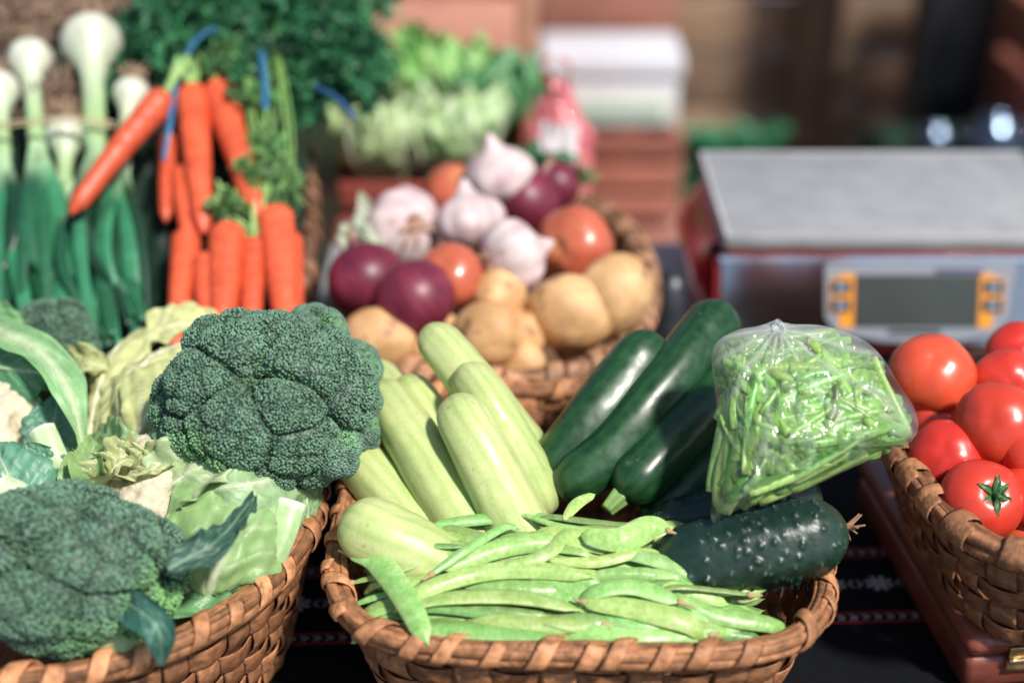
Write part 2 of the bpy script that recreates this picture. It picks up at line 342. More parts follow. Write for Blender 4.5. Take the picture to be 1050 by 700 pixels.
# ------------------------------------------------------------------ baskets
def basket(name, label, cx, cy, a, b, z0, z1, n=2.0, rot=0, taper=.8, K=44, rows=6, col=(.36,.18,.085), rim=.007, pitch=.04, wrapw=.006, seed=0, amp=.0028, tiltz=None, side_in=.0, flare=1.0, hoops=2, dark=.55, wrap_slant=1.0):
    rng = np.random.default_rng(seed); t = thing(name, label, 'basket', (cx, cy, z0))
    o = np.array([cx, cy, z0]); c0, s0 = math.cos(rot), math.sin(rot); NS = 360
    th = np.linspace(0, 2*PI, 2001); rr = (np.abs(np.cos(th)/a)**n+np.abs(np.sin(th)/b)**n)**(-1/n)
    X = rr*np.cos(th); Y = rr*np.sin(th); Ls = np.concatenate([[0], np.cumsum(np.hypot(np.diff(X), np.diff(Y)))]); LT = Ls[-1]
    def plan(s):                                   # s in 0..1 -> xy and outward normal at rim size
        q = (np.asarray(s) % 1)*LT; x = np.interp(q, Ls, X); y = np.interp(q, Ls, Y)
        x2 = np.interp((q+LT*.002) % LT, Ls, X)-np.interp((q-LT*.002) % LT, Ls, X); y2 = np.interp((q+LT*.002) % LT, Ls, Y)-np.interp((q-LT*.002) % LT, Ls, Y)
        l = np.hypot(x2, y2)+1e-9; nx, ny = y2/l, -x2/l
        return np.stack([c0*x-s0*y, s0*x+c0*y], -1), np.stack([c0*nx-s0*ny, s0*nx+c0*ny], -1)
    def wall(s, h, off):                           # h 0..1 height
        p, nn = plan(s); k = taper+(1-taper)*np.asarray(h)**flare
        xy = p*np.asarray(k)[..., None]+nn*np.asarray(off)[..., None]
        z = z0+np.asarray(h)*(z1-z0)+(0 if tiltz is None else tiltz(xy)*np.asarray(h))
        return np.concatenate([xy+[cx, cy], np.broadcast_to(z, xy.shape[:-1])[..., None]], -1)
    base = np.array(col)
    mb = MB(); s = np.linspace(0, 1, NS, endpoint=False); hh = (z1-z0)
    rh = 1.0/rows
    for j in range(rows):                          # weavers
        h0 = (j+.5)*rh; ph = rng.uniform(-.004, .004); wz = rh*rng.uniform(.42, .47)
        off = amp*np.sin(PI*K*s+(j % 2)*PI)
        sec = [(-wz, 0), (-wz*.8, .0009), (wz*.8, .0009), (wz, 0), (wz*.8, -.0009), (-wz*.8, -.0009)]
        wob = .06*rh*sn(s*40, s*0+j, seed+j, 1)
        V = np.stack([wall(s, np.clip(h0+dz+wob, 0, 1.0), off+dr) for dz, dr in sec], 1)
        v = rng.uniform(.6, 1.25); cc = base*v
        cv = mixc(cc, cc*[.7,.62,.6], .5+.5*sn(s*60, s*0+j*3, seed+20+j, 1))
        # close the loop
        F = []
        i = np.arange(NS)[:, None]; jj = np.arange(6)[None]
        F = np.stack([i*6+jj, ((i+1) % NS)*6+jj, ((i+1) % NS)*6+(jj+1) % 6, i*6+(jj+1) % 6], -1).reshape(-1, 4)
        mb.add(V.reshape(-1, 3), F, np.repeat(cv, 6, 0))
    ns = rows*6; hv = np.linspace(0, 1, ns)
    for k in range(K):                             # stakes
        sc = (k+.5)/K; off = -amp*1.0*np.sin(PI*(k+.5)+0*hv)*np.cos(PI*(hv/rh-.5)); w = .42/K*rng.uniform(.8, 1.1)
        off = -amp*(1 if k % 2 == 0 else -1)*np.sin(PI*(hv/rh))
        off = -amp*(1 if k % 2 == 0 else -1)*np.cos(PI*(hv/rh-.5))
        cc = base*rng.uniform(.55, 1.15)
        sec = [(-w, 0), (-w*.7, .0008), (w*.7, .0008), (w, 0), (w*.7, -.0008), (-w*.7, -.0008)]
        V = np.stack([wall(sc+ds+0*hv, hv, off+dr) for ds, dr in sec], 1)
        mb.add(V.reshape(-1, 3), gridF(ns, 6), np.tile(cc, (ns*6, 1)))
    build('woven_side', mb, M['wicker'], t, o)
    # base
    mb = MB(); p, _ = plan(s); P0 = np.concatenate([p*taper*.99+[cx, cy], np.full((NS, 1), z0+.004)], 1)
    mb.add(np.vstack([[[cx, cy, z0+.004]], P0]), np.array([[0, 1+i, 1+(i+1) % NS] for i in range(NS)]), base*.45)
    build('bottom', mb, M['wicker'], t, o)
    # rim: hoops
    mb = MB(); s2 = np.linspace(0, 1, 400)
    for hq, (dr, dz, sx_, sz) in enumerate([(rim*.75, rim*.25, .42, .62), (rim*.8, -rim*.65, .36, .55), (-rim*.7, rim*.1, .45, .70), (rim*.05, rim*.55, .62, .38), (rim*.45, rim*.75, .35, .30), (0, -rim*.4, .6, .6)]):
        P = wall(s2, 1+0*s2, dr+rim*.16*sn(s2*38, s2*0+hq, seed+hq, 1)); P[:, 2] += dz+rim*.2*sn(s2*33, s2*0, seed+5+hq, 1)
        cc = base*rng.uniform(.7, 1.3)
        sweep(mb, P, rim*sx_, rim*sz, nv=10, power=3, col=lambda a, b, cc=cc, q=hq: mixc(cc, cc*dark, .5+.5*sn(a*120, b*.8, seed+30+q, 1)), caps=False)
    build('rim', mb, M['wicker'], t, o)
    mb = MB(); nw = int(LT/pitch); rng2 = np.random.default_rng(seed+77)
    for k in range(nw):
        s_ = (k+rng2.uniform(.3, .7))/nw; q = np.linspace(-.15, 1.2, 26); ang = q*2*PI*1.0
        ra = rim*1.55*rng2.uniform(.95, 1.08)
        P = wall(s_+(q-.5)*wrap_slant*rim*2.2/LT, 1+0*q, np.cos(ang)*ra); P[:, 2] += np.sin(ang)*ra*.95-.0005
        T_ = nrm(np.gradient(P, axis=0)); ctr = wall(s_+(q-.5)*wrap_slant*rim*2.2/LT, 1+0*q, 0*q); upv = P-ctr
        cc = base*rng2.uniform(.75, 1.45)
        sweep(mb, P, wrapw*rng2.uniform(.85, 1.15), .0011, nv=8, up=upv, col=cc)
    build('binding', mb, M['wicker'], t, o)
    return t, wall
basket('wicker_basket', 'rounded rectangular wicker basket holding beans and squashes at front centre', .045, .802, .158, .152, 0, .118, 4.2, R(-1.5), .80, 40, 6, (.43,.195,.09), .0060, .050, .0052, 1, wrap_slant=2.2)
basket('wicker_basket', 'round wicker basket heaped with broccoli and cauliflower at the left', -.306, .80, .170, .170, 0, .115, 2.0, 0, .84, 44, 6, (.43,.195,.09), .0063, .055, .0060, 2, wrap_slant=1.8)
basket('wicker_basket', 'wicker basket of tomatoes standing on the reddish brown box', .424, .832, .157, .121, .0505, .147, 4.0, R(10), .78, 34, 5, (.31,.14,.065), .0070, .030, .0070, 3, wrap_slant=.5)
basket('wicker_basket', 'oval wicker basket of onions garlic and potatoes behind the squashes', -.014, 1.195, .140, .195, .0, .10, 2.3, 0, .8, 36, 5, (.38,.20,.11), .0075, .04, .007, 4)
basket('wicker_basket', 'large dark wicker basket under the carrots and spring onions', -.42, 1.29, .215, .225, .0, .150, 3.2, R(9), .86, 44, 7, (.26,.13,.075), .008, .05, .009, 5, tiltz=lambda xy: .42*xy[..., 1]-.02)

# ------------------------------------------------------------------ squashes
def squash(name, label, cat, pts, r, m, cA, cB, group=None, endblunt=.5, stem=True, stem_at=1, seed=0, r_end=(1, 1), nv=64, nu=110, ribs=.012, stripes=0, scar=None, tipstem=.012):
    P = cr(pts, nu); o = P[nu//2].copy(); o[2] -= r
    t = thing(name, label, cat, o, group)
    u = np.linspace(0, 1, nu); Lg = np.linalg.norm(np.diff(P, axis=0), axis=1).sum()
    e = r/Lg
    prof = np.ones(nu)
    a = np.clip(u/(e*1.15), 0, 1); b = np.clip((1-u)/(e*1.15), 0, 1)
    prof = np.sqrt(np.clip(1-(1-a)**2, 0, 1))**.95*np.sqrt(np.clip(1-(1-b)**2, 0, 1))**.95
    prof *= (r_end[0]*(1-u)+r_end[1]*u)
    prof = np.maximum(prof, .02)
    def dsp(U_, T_): return 1+ribs*np.cos(T_*5+seed)+.018*sn(U_*6, np.cos(T_)*2, seed, 1)+.012*sn(U_*20, np.sin(T_)*3, seed+2, 1)
    def cf(U_, T_):
        s_ = np.sin(T_*13+.6*sn(U_*6, T_*0, seed+4, 1))*.5+.5; sp = sn(U_*22, np.cos(T_)*30+np.sin(T_)*33, seed+6, 1)
        k = stripes*s_**2*1.0+.30*(sp*.5+.5)+.22*sn(U_*5, np.cos(T_+1)*2, seed+8, 1)
        C = mixc(cA, cB, k)
        if scar is not None: C = mixc(C, scar, np.clip(1.6-2.2*(U_ if stem_at == 0 else 1-U_)/(e*.30), 0, 1))
        return C
    mb = MB(); sweep(mb, P, r*prof, nv=nv, col=cf, disp=dsp); build('body', mb, m, t, o)
    if stem:
        d = nrm(P[-1]-P[-4]) if stem_at == 1 else nrm(P[0]-P[3]); q = P[-1] if stem_at == 1 else P[0]
        mb = MB(); Q = cr([q-d*.002, q+d*tipstem*.5, q+d*tipstem], 10)
        sweep(mb, Q, r*np.linspace(.36, .24, 10), nv=24, col=(.20,.34,.10) if m is not M['pale_skin'] else (.34,.33,.12), disp=lambda a, b: 1+.14*np.cos(b*5))
        build('stem', mb, M['stalk'], t, o)
    return t
PA, PB = (.56,.62,.27), (.27,.42,.10)
WS = (.22,.10,.05)
def zp(*q): return [U(*p) for p in q]
G1 = 'pale green squashes lying in the front basket'
def pale(label, pts, r, seed, scar=False, **k):
    k.setdefault('r_end', (.80, 1.08)); k.setdefault('ribs', .02)
    squash('pale_squash', label, 'squash', pts, r*(.93 if seed > 1 else 1), M['pale_skin'], PA, PB, G1, stem=False, seed=seed, stripes=.35, scar=WS if scar else (.40,.42,.18), stem_at=0, **k)
pale('short plump pale squash with brown scarred end against the left rim', zp((352,530,.146),(404,556,.138),(490,600,.108)), .0225, 1, True, r_end=(1.0,.95))
pale('pale squash half hidden under the broccoli, above the scarred plump one', zp((338,446,.135),(385,490,.132),(460,580,.100)), .0215, 2)
pale('long pale squash running down from the broccoli edge to the beans', zp((388,398,.162),(430,460,.155),(500,575,.108)), .0225, 3)
pale('slim pale squash showing between two longer ones beside the broccoli', zp((378,378,.148),(420,420,.142),(480,490,.118)), .0205, 4)
pale('pale squash in the middle with a rounded top lying over the others', zp((462,408,.192),(492,462,.172),(556,592,.098)), .0235, 5)
pale('topmost pale squash reaching up to the potatoes', zp((437,336,.198),(480,388,.178),(548,480,.125)), .0205, 6)
pale('pale squash lying against the topmost one, right of the middle one', zp((474,378,.190),(505,420,.178),(560,530,.110)), .0195, 7)
pale('stubby squash end peeping between broccoli and the topmost pale squash', zp((412,388,.160),(440,430,.145),(470,480,.118)), .0205, 8)
DA, DB = (.008,.040,.013), (.024,.10,.028)
G2 = 'dark green squashes in the front basket'
def dark(label, pts, r, seed, **k):
    squash('dark_squash', label, 'squash', pts, r, M['dark_skin'], DA, DB, G2, seed=seed, stripes=.3, ribs=.02, **k)
dark('dark glossy squash nearest the potatoes, leftmost of the dark ones', zp((556,496,.125),(612,424,.165),(675,345,.200)), .0205, 11, stem=False)
dark('longest dark glossy squash, curved and reaching up to the scale', zp((570,506,.128),(626,462,.152),(676,404,.180),(716,352,.198),(744,318,.208)), .0195, 12, stem=False, r_end=(.95,1.05))
dark('dark squash with a cut green stem end resting on the beans', zp((762,372,.185),(705,436,.165),(634,510,.134)), .0195, 13, tipstem=.012)
dark('dark squash in shade below the stemmed one, under the clear bag', zp((790,420,.150),(730,480,.135),(660,545,.105)), .020, 14, stem=False)
dark('dark squash whose round end peeps out above the clear bag', zp((792,338,.185),(800,390,.165),(800,440,.145)), .0165, 15, stem=False)

# cucumbers with warts
def cucumber(label, pts, r, seed, nb=270, dry=True):
    nu, nv = 300, 150; P = cr(pts, nu); o = P[nu//2].copy(); o[2] -= r; t = thing('cucumber', label, 'cucumber', o, 'warty cucumbers under the clear bag')
    u = np.linspace(0, 1, nu); Lg = np.linalg.norm(np.diff(P, axis=0), axis=1).sum(); e = r/Lg
    a = np.clip(u/(e*1.5), 0, 1); b = np.clip((1-u)/(e*1.15), 0, 1)
    prof = np.maximum(np.sqrt(1-(1-a)**2)*np.sqrt(1-(1-b)**2), .02)
    rng = np.random.default_rng(seed); bu = rng.uniform(.03, .97, nb); bt = (np.arange(nb)*2.399+rng.normal(size=nb)*.3) % (2*PI); bs = rng.uniform(.6, 1.3, nb)
    Ug, Tg = np.meshgrid(u, np.linspace(0, 2*PI, nv, endpoint=False), indexing='ij')
    D = np.zeros_like(Ug); Wt = np.zeros_like(Ug)
    for i in range(nb):
        du = (Ug-bu[i])*Lg; dt = ((Tg-bt[i]+PI) % (2*PI)-PI)*r; q = du*du+dt*dt
        D += .0012*bs[i]*np.exp(-q/(.0018**2)); Wt = np.maximum(Wt, np.exp(-q/(.00055**2)))
    D += .0006*np.cos(Tg*6)
    mb = MB()
    sweep(mb, P, r*prof, nv=nv, disp=lambda a, b: 1+D/r+.012*sn(a*6, np.cos(b)*2, seed, 1),
          col=lambda a, b: mixc(mixc((.006,.022,.016), (.025,.085,.04), np.clip((a-.85)*5, 0, 1)*.6+.2*(.5+.5*sn(a*30, b*2, seed, 1))), (.16,.22,.14), Wt*.7))
    build('body', mb, M['cucumber'], t, o)
    if dry:
        mb = MB(); q0 = P[-1]; d = nrm(P[-1]-P[-6])
        for k in range(11):
            v = nrm(d+rng.normal(size=3)*.55); Q = cr([q0-d*.002, q0+v*.004, q0+v*.009+rng.normal(size=3)*.002], 8)
            sweep(mb, Q, np.linspace(.0013, .0005, 8), nv=6, col=(.30,.17,.09))
        build('dry_tip', mb, M['fibre'], t, o)
cucumber('warty dark cucumber with dried flower tip over the right rim', zp((668,584,.120),(720,574,.132),(790,560,.142),(868,541,.150)), .0250, 3)
cucumber('warty cucumber mostly hidden between the clear bag and the front one', zp((660,548,.115),(750,528,.135),(842,506,.145)), .019, 4, 130, False)

# ------------------------------------------------------------------ beans
def bean_mesh(mb, P, w, th, up, seed, tint=1., ca=(.27,.50,.19), cb=(.40,.60,.30), beak=True):
    n = len(P); u = np.linspace(0, 1, n); rng = np.random.default_rng(seed)
    prof = np.clip(np.sin(PI*np.clip(u*1.04-.02, 0, 1)), 0, 1)**.30*(1+.05*np.sin(u*9+seed))
    if beak: prof = prof*np.clip((1-u)/.10, .12, 1)**.8*np.clip(u/.05, .2, 1)**.6
    nb = rng.integers(5, 9); bul = .5+.5*np.sin(2*PI*nb*u+seed)
    def cf(a, b):
        e = np.abs(np.cos(b))**10
        return mixc(ca, cb, e*.6+.3*sn(a*40, b*9, seed+2, 1)*.5+.25*(.5+.5*np.sin(2*PI*nb*a+seed))+.25*sn(a*9, b, seed, 1))*tint
    sweep(mb, P, w*prof, th*prof*(1+.10*bul), nv=20, up=up, col=cf, power=1.55)
def bean(pts, w, th, seed, label, tint=1., up=None, cap='end', group='flat green beans heaped in the front basket', parts=True):
    P = cr(pts, 40); rng = np.random.default_rng(seed); o = P[20].copy(); o[2] -= th
    if up is None: up = nrm(np.array([rng.normal()*.25, -.35+rng.normal()*.25, 1]))
    hue = rng.uniform(-.08, .06); tint = tint*rng.uniform(.8, 1.12)
    ca = np.array([.275+hue, .465, .125]); cb = np.array([.50+hue, .65, .27])
    t = thing('flat_bean', label, 'bean', o, group)
    mb = MB(); bean_mesh(mb, P, w, th, up, seed, tint, ca, cb); build('pod', mb, M['bean'], t, o)
    if parts:
        mb = MB(); q, d = (P[-1], nrm(P[-1]-P[-3])) if cap == 'end' else (P[0], nrm(P[0]-P[2]))
        Q = cr([q-d*.004, q+d*.001, q+d*.006+rng.normal(size=3)*.001], 9)
        sweep(mb, Q, [.0012,.0019,.0021,.0016,.0011,.0010,.0009,.0008,.0005], nv=10, col=(.42,.30,.14)); build('stalk', mb, M['fibre'], t, o)
    return t
def bz(px, py):   # height of the bean heap under a photo pixel
    return .111+.024*min(max((668-py)/110., 0), 1)-.010*max(0, (px-690)/100.)-.010*max(0, (420-px)/60.)
BN = [  # photo points, half width px, extra height mm, label
 ([(356,567),(386,575),(416,614),(440,662)], 16, 15, 'pale wide bean pod hanging forward over the front left rim', 'start'),
 ([(433,606),(490,588),(545,584),(612,592)], 11.5, 13, 'long pale pod arching across the top of the bean heap', 'end'),
 ([(450,614),(530,612),(600,626)], 16.5, 11, 'broad pod with swollen sides in the front middle of the heap', 'end'),
 ([(444,624),(520,633),(590,648)], 6, 9, 'thin darker pod edge just below the broad front middle pod', 'end'),
 ([(445,646),(530,652),(604,658)], 14, 8, 'wide pod lying along the front rim, left of centre', 'end'),
 ([(410,556),(440,559),(476,560)], 5.5, 12, 'short dark green pod touching the plump scarred squash', 'start'),
 ([(440,590),(480,562),(518,540)], 6.5, 18, 'narrow pod slanting steeply upward on top of the heap', 'start'),
 ([(455,585),(507,564),(560,556)], 12.5, 12, 'plump pod slanting up behind the narrow steep one', 'start'),
 ([(441,538),(530,530),(608,538)], 9, 9, 'long pod along the back of the heap below the pale squashes', 'start'),
 ([(444,543),(470,550),(492,556)], 7, 6, 'short darker pod tucked under the long back pod', 'start'),
 ([(513,580),(560,568),(581,546)], 8.5, 15, 'curved pod with pointed upturned tip in the middle of the heap', 'start'),
 ([(536,528),(575,539),(640,546)], 3.5, 14, 'very thin pale pod crossing the long back pod', 'end'),
 ([(358,598),(410,584),(458,567)], 6, 8, 'slender pod behind the one hanging over the front left rim', 'start'),
 ([(362,620),(385,612),(412,606)], 5, 5, 'thin pod end low beside the left rim', 'start'),
 ([(370,634),(400,622),(450,610)], 9, 5, 'darker pod under the hanging one at the left', 'start'),
 ([(595,549),(637,553),(668,540),(688,545)], 16.5, 17, 'bright broad pod with brown tip resting against the dark squashes', 'end'),
 ([(560,548),(595,553),(630,566)], 14, 10, 'broad pale pod behind the bright broad pod', 'end'),
 ([(560,530),(600,534),(660,540)], 5, 13, 'thin dark pod along the foot of the dark squashes', 'end'),
 ([(640,566),(690,580),(720,598)], 11, 11, 'pale pod sloping down toward the warty cucumber', 'end'),
 ([(690,602),(735,605),(772,610)], 5.5, 13, 'slim dark green pod pointing right with dry brown tip', 'end'),
 ([(612,606),(652,602),(700,618)], 13.5, 14, 'wide pod with brown end in the right half of the heap', 'end'),
 ([(595,616),(650,624),(702,638)], 14.5, 12, 'wide pod below the brown ended one, close to the front rim', 'start'),
 ([(686,608),(730,630),(792,641)], 11.5, 9, 'pointed pod reaching into the front right corner', 'start'),
 ([(540,586),(580,590),(618,598)], 13, 9, 'pale pod half covered by the long arching pod', 'end'),
 ([(560,574),(610,576),(662,566)], 7.5, 12, 'smooth slim pod in the middle below the bright broad pod', 'start'),
 ([(618,590),(670,590),(722,600)], 8.5, 9, 'slim pod lying level just left of the dark slim one', 'end'),
 ([(500,634),(560,640),(622,640)], 12, 8, 'pod squeezed between the broad middle pod and the rim pod', 'end'),
 ([(600,650),(660,655),(732,650)], 13, 7, 'wide pod lying along the front rim, right of centre', 'end'),
 ([(660,636),(700,646),(770,646)], 10, 6, 'pod low against the front rim near the right corner', 'end'),
 ([(578,533),(592,516),(611,506)], 7, 15, 'short leaf-like pod tip standing against a dark squash', 'end'),
 ([(470,572),(520,556),(570,548)], 10, 9, 'pale pod under the plump slanting one at the back', 'start'),
 ([(600,566),(560,562),(510,572)], 9, 7, 'pale level pod in the centre of the heap under the curved one', 'end'),
 ([(392,596),(430,596),(470,590)], 8, 6, 'darker pod under the left end of the long arching pod', 'end'),
 ([(380,646),(420,645),(470,650)], 9, 3, 'pod low in the front left corner under the hanging one', 'end'),
]
for i, (pts, w, dz, lab, cap) in enumerate(BN):
    P = [U(x, y, bz(x, y)+dz*.00085) for x, y in pts]
    if i not in (0, 5, 8, 15, 29):      # the covered end runs on under its neighbours
        if cap == 'end': P = [P[0]-(P[1]-P[0])*.55-np.array([0, 0, .010])]+P
        else: P = P+[P[-1]+(P[-1]-P[-2])*.45-np.array([0, 0, .010])]
    w *= .86
    tint = .62 if ('dark' in lab.split()[0:3] or 'darker' in lab and 'under' not in lab) else 1.0
    bean(P, pxr(P[1], w), pxr(P[1], w)*.34+.0006, 100+i, lab, tint*(1.25 if i == 0 else 1.06), cap=cap, parts=i in (0, 4, 6, 15, 19, 20, 21, 26, 12, 27))
rb = np.random.default_rng(5)
for i in range(125):    # the rest of the heap
    x = rb.uniform(395, 750); y = rb.uniform(545, 652); L = rb.uniform(50, 95); a = rb.normal()*.22+(.0 if x > 520 else -.15)
    lay = rb.uniform(-10, 5)
    pts = []
    for k in (-1, 0, 1):
        X = min(max(x+k*L*math.cos(a), 372), 785); Y = min(max(y+k*L*math.sin(a)*.6-abs(k)*rb.uniform(-3, 5), 537), 655)
        pts.append(U(X, Y, bz(X, Y)+lay*.001+.001*rb.normal()))
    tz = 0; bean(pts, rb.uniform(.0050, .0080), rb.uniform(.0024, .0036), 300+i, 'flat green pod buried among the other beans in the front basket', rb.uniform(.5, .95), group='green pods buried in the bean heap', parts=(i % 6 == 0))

for i in range(34):    # slim pods lying loose on the right and back of the heap
    x = rb.uniform(610, 770) if i % 3 else rb.uniform(440, 620); y = rb.uniform(585, 648) if i % 3 else rb.uniform(548, 640); L = rb.uniform(42, 75); a = rb.normal()*.2+.14; pts = []
    for k in (-1, 0, 1):
        X = min(x+k*L*math.cos(a), 792); Y = min(max(y+k*L*math.sin(a)*.6, 540), 650); pts.append(U(X, Y, bz(X, Y)+.004+.0045*rb.random()-abs(k)*.002))
    bean(pts, rb.uniform(.0040, .0062), rb.uniform(.0022, .0030), 500+i, 'slim green pod lying loose among the wider pods of the heap', rb.uniform(.75, 1.15), group='slim pods among the wide ones', parts=(i % 5 == 0))

# ------------------------------------------------------------------ clear bag with cut beans
BC = U(828, 432, .212); BX = np.array([1., 0, 0]); BV = nrm([0, .60, .80]); BNn = np.cross(BX, BV)  # BNn faces the camera
def on_plane(px, py):   # real plane of the bag
    d = FW+np.array([(px-525)/FPX, 0, 0])+UP*((350-py)/FPX); k = np.dot(BC-CAMP, BNn)/np.dot(d, BNn); p = CAMP+d*k-BC
    return np.array([p@BX, p@BV])
OUT = [(795,328),(812,332),(838,333),(862,338),(888,350),(906,368),(922,394),(938,420),(941,440),(930,456),(902,467),(868,482),(838,496),(800,506),(766,518),(742,530),(731,536),(729,518),(732,490),(734,455),(735,425),(732,392),(730,362),(738,348),(757,338),(778,334)]
OP = np.array([on_plane(*p) for p in OUT]); OA = np.unwrap(np.arctan2(OP[:, 1], OP[:, 0]))
nT, nR = 300, 60
Pc = cr(np.vstack([OP, OP[:1]]), nT+1)[:-1]
KN = on_plane(796, 338)
def bag_h(x, y, r, th):
    ax = np.arctan2(y-KN[1], x-KN[0]); dk = np.hypot(x-KN[0], y-KN[1])
    wr = np.abs(np.sin(ax*9+1.2*sn(dk*60, ax*2, 3, 1)))**.6-.6
    top = np.clip((y+.012)/.055, 0, 1)
    h = .030*np.clip(1-r**2.6, 0, 1)**.55*(1-.45*top)
    edge = np.clip((1-r)*5, 0, 1)
    return h+edge*(.0032*wr*np.exp(-dk/.07)+.0022*sn(x*110, y*90, 21, 1)+.0012*np.abs(sn(x*260, y*200, 23, 1)))
def bag_side(sg):
    rr = np.linspace(0, 1, nR)[:, None]; x = rr*Pc[None, :, 0]; y = rr*Pc[None, :, 1]; th = np.zeros_like(x)
    h = bag_h(x+.0, y, rr, th) if sg > 0 else -bag_h(x*1.0, y*1.0, rr, th)*.8
    V = BC+x[..., None]*BX+y[..., None]*BV+h[..., None]*BNn
    top = np.clip((y-.018)/.04, 0, 1); ax = np.arctan2(y-KN[1], x-KN[0])
    dk = np.hypot(x-KN[0], y-KN[1])
    st = np.clip(np.sin(ax*16+2*sn(dk*30, ax, 7, 1))*.5+.5, 0, 1)**7*np.exp(-dk/.08)+.5*np.clip(sn(x*170+y*60, y*60-x*50, 41, 1)-.5, 0, 1)  # wrinkle highlights put into the film colour as white streaks
    wv = np.clip(.0+.40*top**1.8+.65*st+.4*np.exp(-dk/.014)+.05*np.clip(sn(x*90, y*120, 31, 1), 0, 1), 0, 1)
    return V, np.repeat(wv[..., None], 3, 2)
bag = thing('plastic_bag', 'clear plastic bag of cut green beans tied at the top', 'bag', BC-BNn*.03)
mb = MB()
for sg in (1, -1):
    V, C = bag_side(sg); mb.add(V.reshape(-1, 3), gridF(nR, nT), C.reshape(-1, 3))
build('film', mb, M['bag'], bag, BC-BNn*.03)
mb = MB()
for k in range(7):
    a = R(60+k*12+random.uniform(-6, 6)); q = BC+KN[0]*BX+KN[1]*BV+BNn*.006
    d = math.cos(a)*BX+math.sin(a)*BV+BNn*random.uniform(-.1, .5); L = random.uniform(.003, .006)
    leaf(mb, [q-d*L*.8, q+d*L*.2, q+d*L], .0038, BNn+BX*random.uniform(-.8, .8), cup=random.uniform(-.7, .7), ruffle=.8, rib=.02, cols=((.8,.8,.8),(1,1,1)), seed=k, nu=20, nv=11)
build('knot', mb, M['bag'], bag, BC-BNn*.03)
from mathutils.geometry import intersect_point_tri_2d
def inr(x, y):   # radial fraction inside the outline
    a = math.atan2(y, x); A_ = np.arctan2(Pc[:, 1], Pc[:, 0]); i = int(np.argmin(np.abs((A_-a+PI) % (2*PI)-PI))); return math.hypot(x, y)/np.hypot(*Pc[i])
rb = np.random.default_rng(17); placed = 0; tries = 0
def hfront(x, y): return float(bag_h(np.array(x), np.array(y), inr(x, y), 0))
while placed < 285 and tries < 30000:
    tries += 1
    back = placed < 110                    # the deeper layer first, then the pieces pressed against the film
    x = rb.uniform(-.088, .098); y = rb.uniform(-.100, .060); L = rb.uniform(.018, .036) if back else (rb.uniform(.024, .042) if placed < 190 else rb.uniform(.012, .030))
    if placed % 4 == 0: x = rb.uniform(-.078, -.025)      # keep the narrow left corner filled
    a = rb.choice([.55, -.5, .1, 2.2, 1.3])+rb.normal()*.3
    if x < -.055: a = rb.choice([1.45, 1.1, .8, 1.9])+rb.normal()*.3
    if max(inr(x+math.cos(a)*L*k, y+math.sin(a)*L*k) for k in (-1, -.5, .5, 1)) > .955 or inr(x, y) > .93: continue
    off = rb.uniform(.008, .013) if back else .0030+abs(rb.normal())*.0022
    hs = [max(hfront(x+math.cos(a)*L*k, y+math.sin(a)*L*k)-off, -.004) for k in (-1, -.5, 0, .5, 1)]; h = hs[2]
    c = BC+x*BX+y*BV+h*BNn; d = math.cos(a)*BX+math.sin(a)*BV+BNn*rb.normal()*.08
    sd = nrm(np.cross(d, BNn))*rb.normal()*.0015
    P = cr([BC+(x+math.cos(a)*L*k)*BX+(y+math.sin(a)*L*k)*BV+(.5*hq+.5*(hs[0]+(hs[4]-hs[0])*(k+1)/2))*BNn+sd*(1-k*k) for k, hq in zip((-1, -.5, 0, .5, 1), hs)], 10); w = rb.uniform(.0055, .0085) if back else rb.uniform(.0026, .0047); thk = w*rb.uniform(.45, .7)
    brown = x > .065 and y > -.04
    hue = rb.uniform(-.04, .07)
    ca = np.array([.17+hue, .40, .07])*rb.uniform(.35, 1.2); cb = np.array([.46+hue, .60, .28])*rb.uniform(.6, 1.1)
    if back: ca, cb = ca*1.0, cb*.85
    if brown: ca = ca*.7+np.array([.36,.26,.08])*.35
    mb = MB(); o = c-BNn*thk; upv = nrm(BNn+.3*rb.normal(size=3))
    sh = rb.random() < .25
    def cf(q, b, ca=ca, cb=cb): return mixc(ca, cb, np.abs(np.cos(b))**3*.6+.3*(q < .06)+.3*(q > .94))
    sweep(mb, P, w*np.array([.86,.97,1,1,1,1,1,1,.97,.86 if not sh else .3]), thk, nv=10, up=upv, col=cf)
    ob = build('cut_bean', mb, M['bean'], None, o)
    tag(ob, 'short cut piece of green bean packed inside the clear bag', 'bean piece', 'cut bean pieces inside the clear bag')
    placed += 1

# ------------------------------------------------------------------ cauliflowers and leaves
def curd(t, o, c, r, axis, seed, squash=(1,1,.75), cA=(.40,.33,.20), cB=(.68,.62,.46)):
    D = nrm(ICO6); cs = nrm(fib(26, -.3, .06, np.random.default_rng(seed))); fs = nrm(fib(260, -.3, .03, np.random.default_rng(seed+1)))
    a = np.arccos(np.clip(D@cs.T, -1, 1)).min(1); f = np.arccos(np.clip(D@fs.T, -1, 1)).min(1)
    h = np.sqrt(np.clip(1-(a/.42)**2, 0, 1)); g = np.sqrt(np.clip(1-(f/.14)**2, 0, 1)); rr = .74+.20*h+.08*g
    mb = MB(); V = (D*np.array(squash)*(rr*r)[:, None])@rotz_to(axis).T+c
    mb.add(V, ICO6F, mixc(cA, cB, h*.6+g*.4)); build('curd', mb, M['curd'], t, o)
PG = ((.26,.42,.15), (.60,.68,.40)); MG = ((.16,.36,.15), (.50,.62,.36)); DG = ((.035,.10,.07), (.20,.34,.22)); YG = ((.45,.50,.22), (.72,.72,.48))
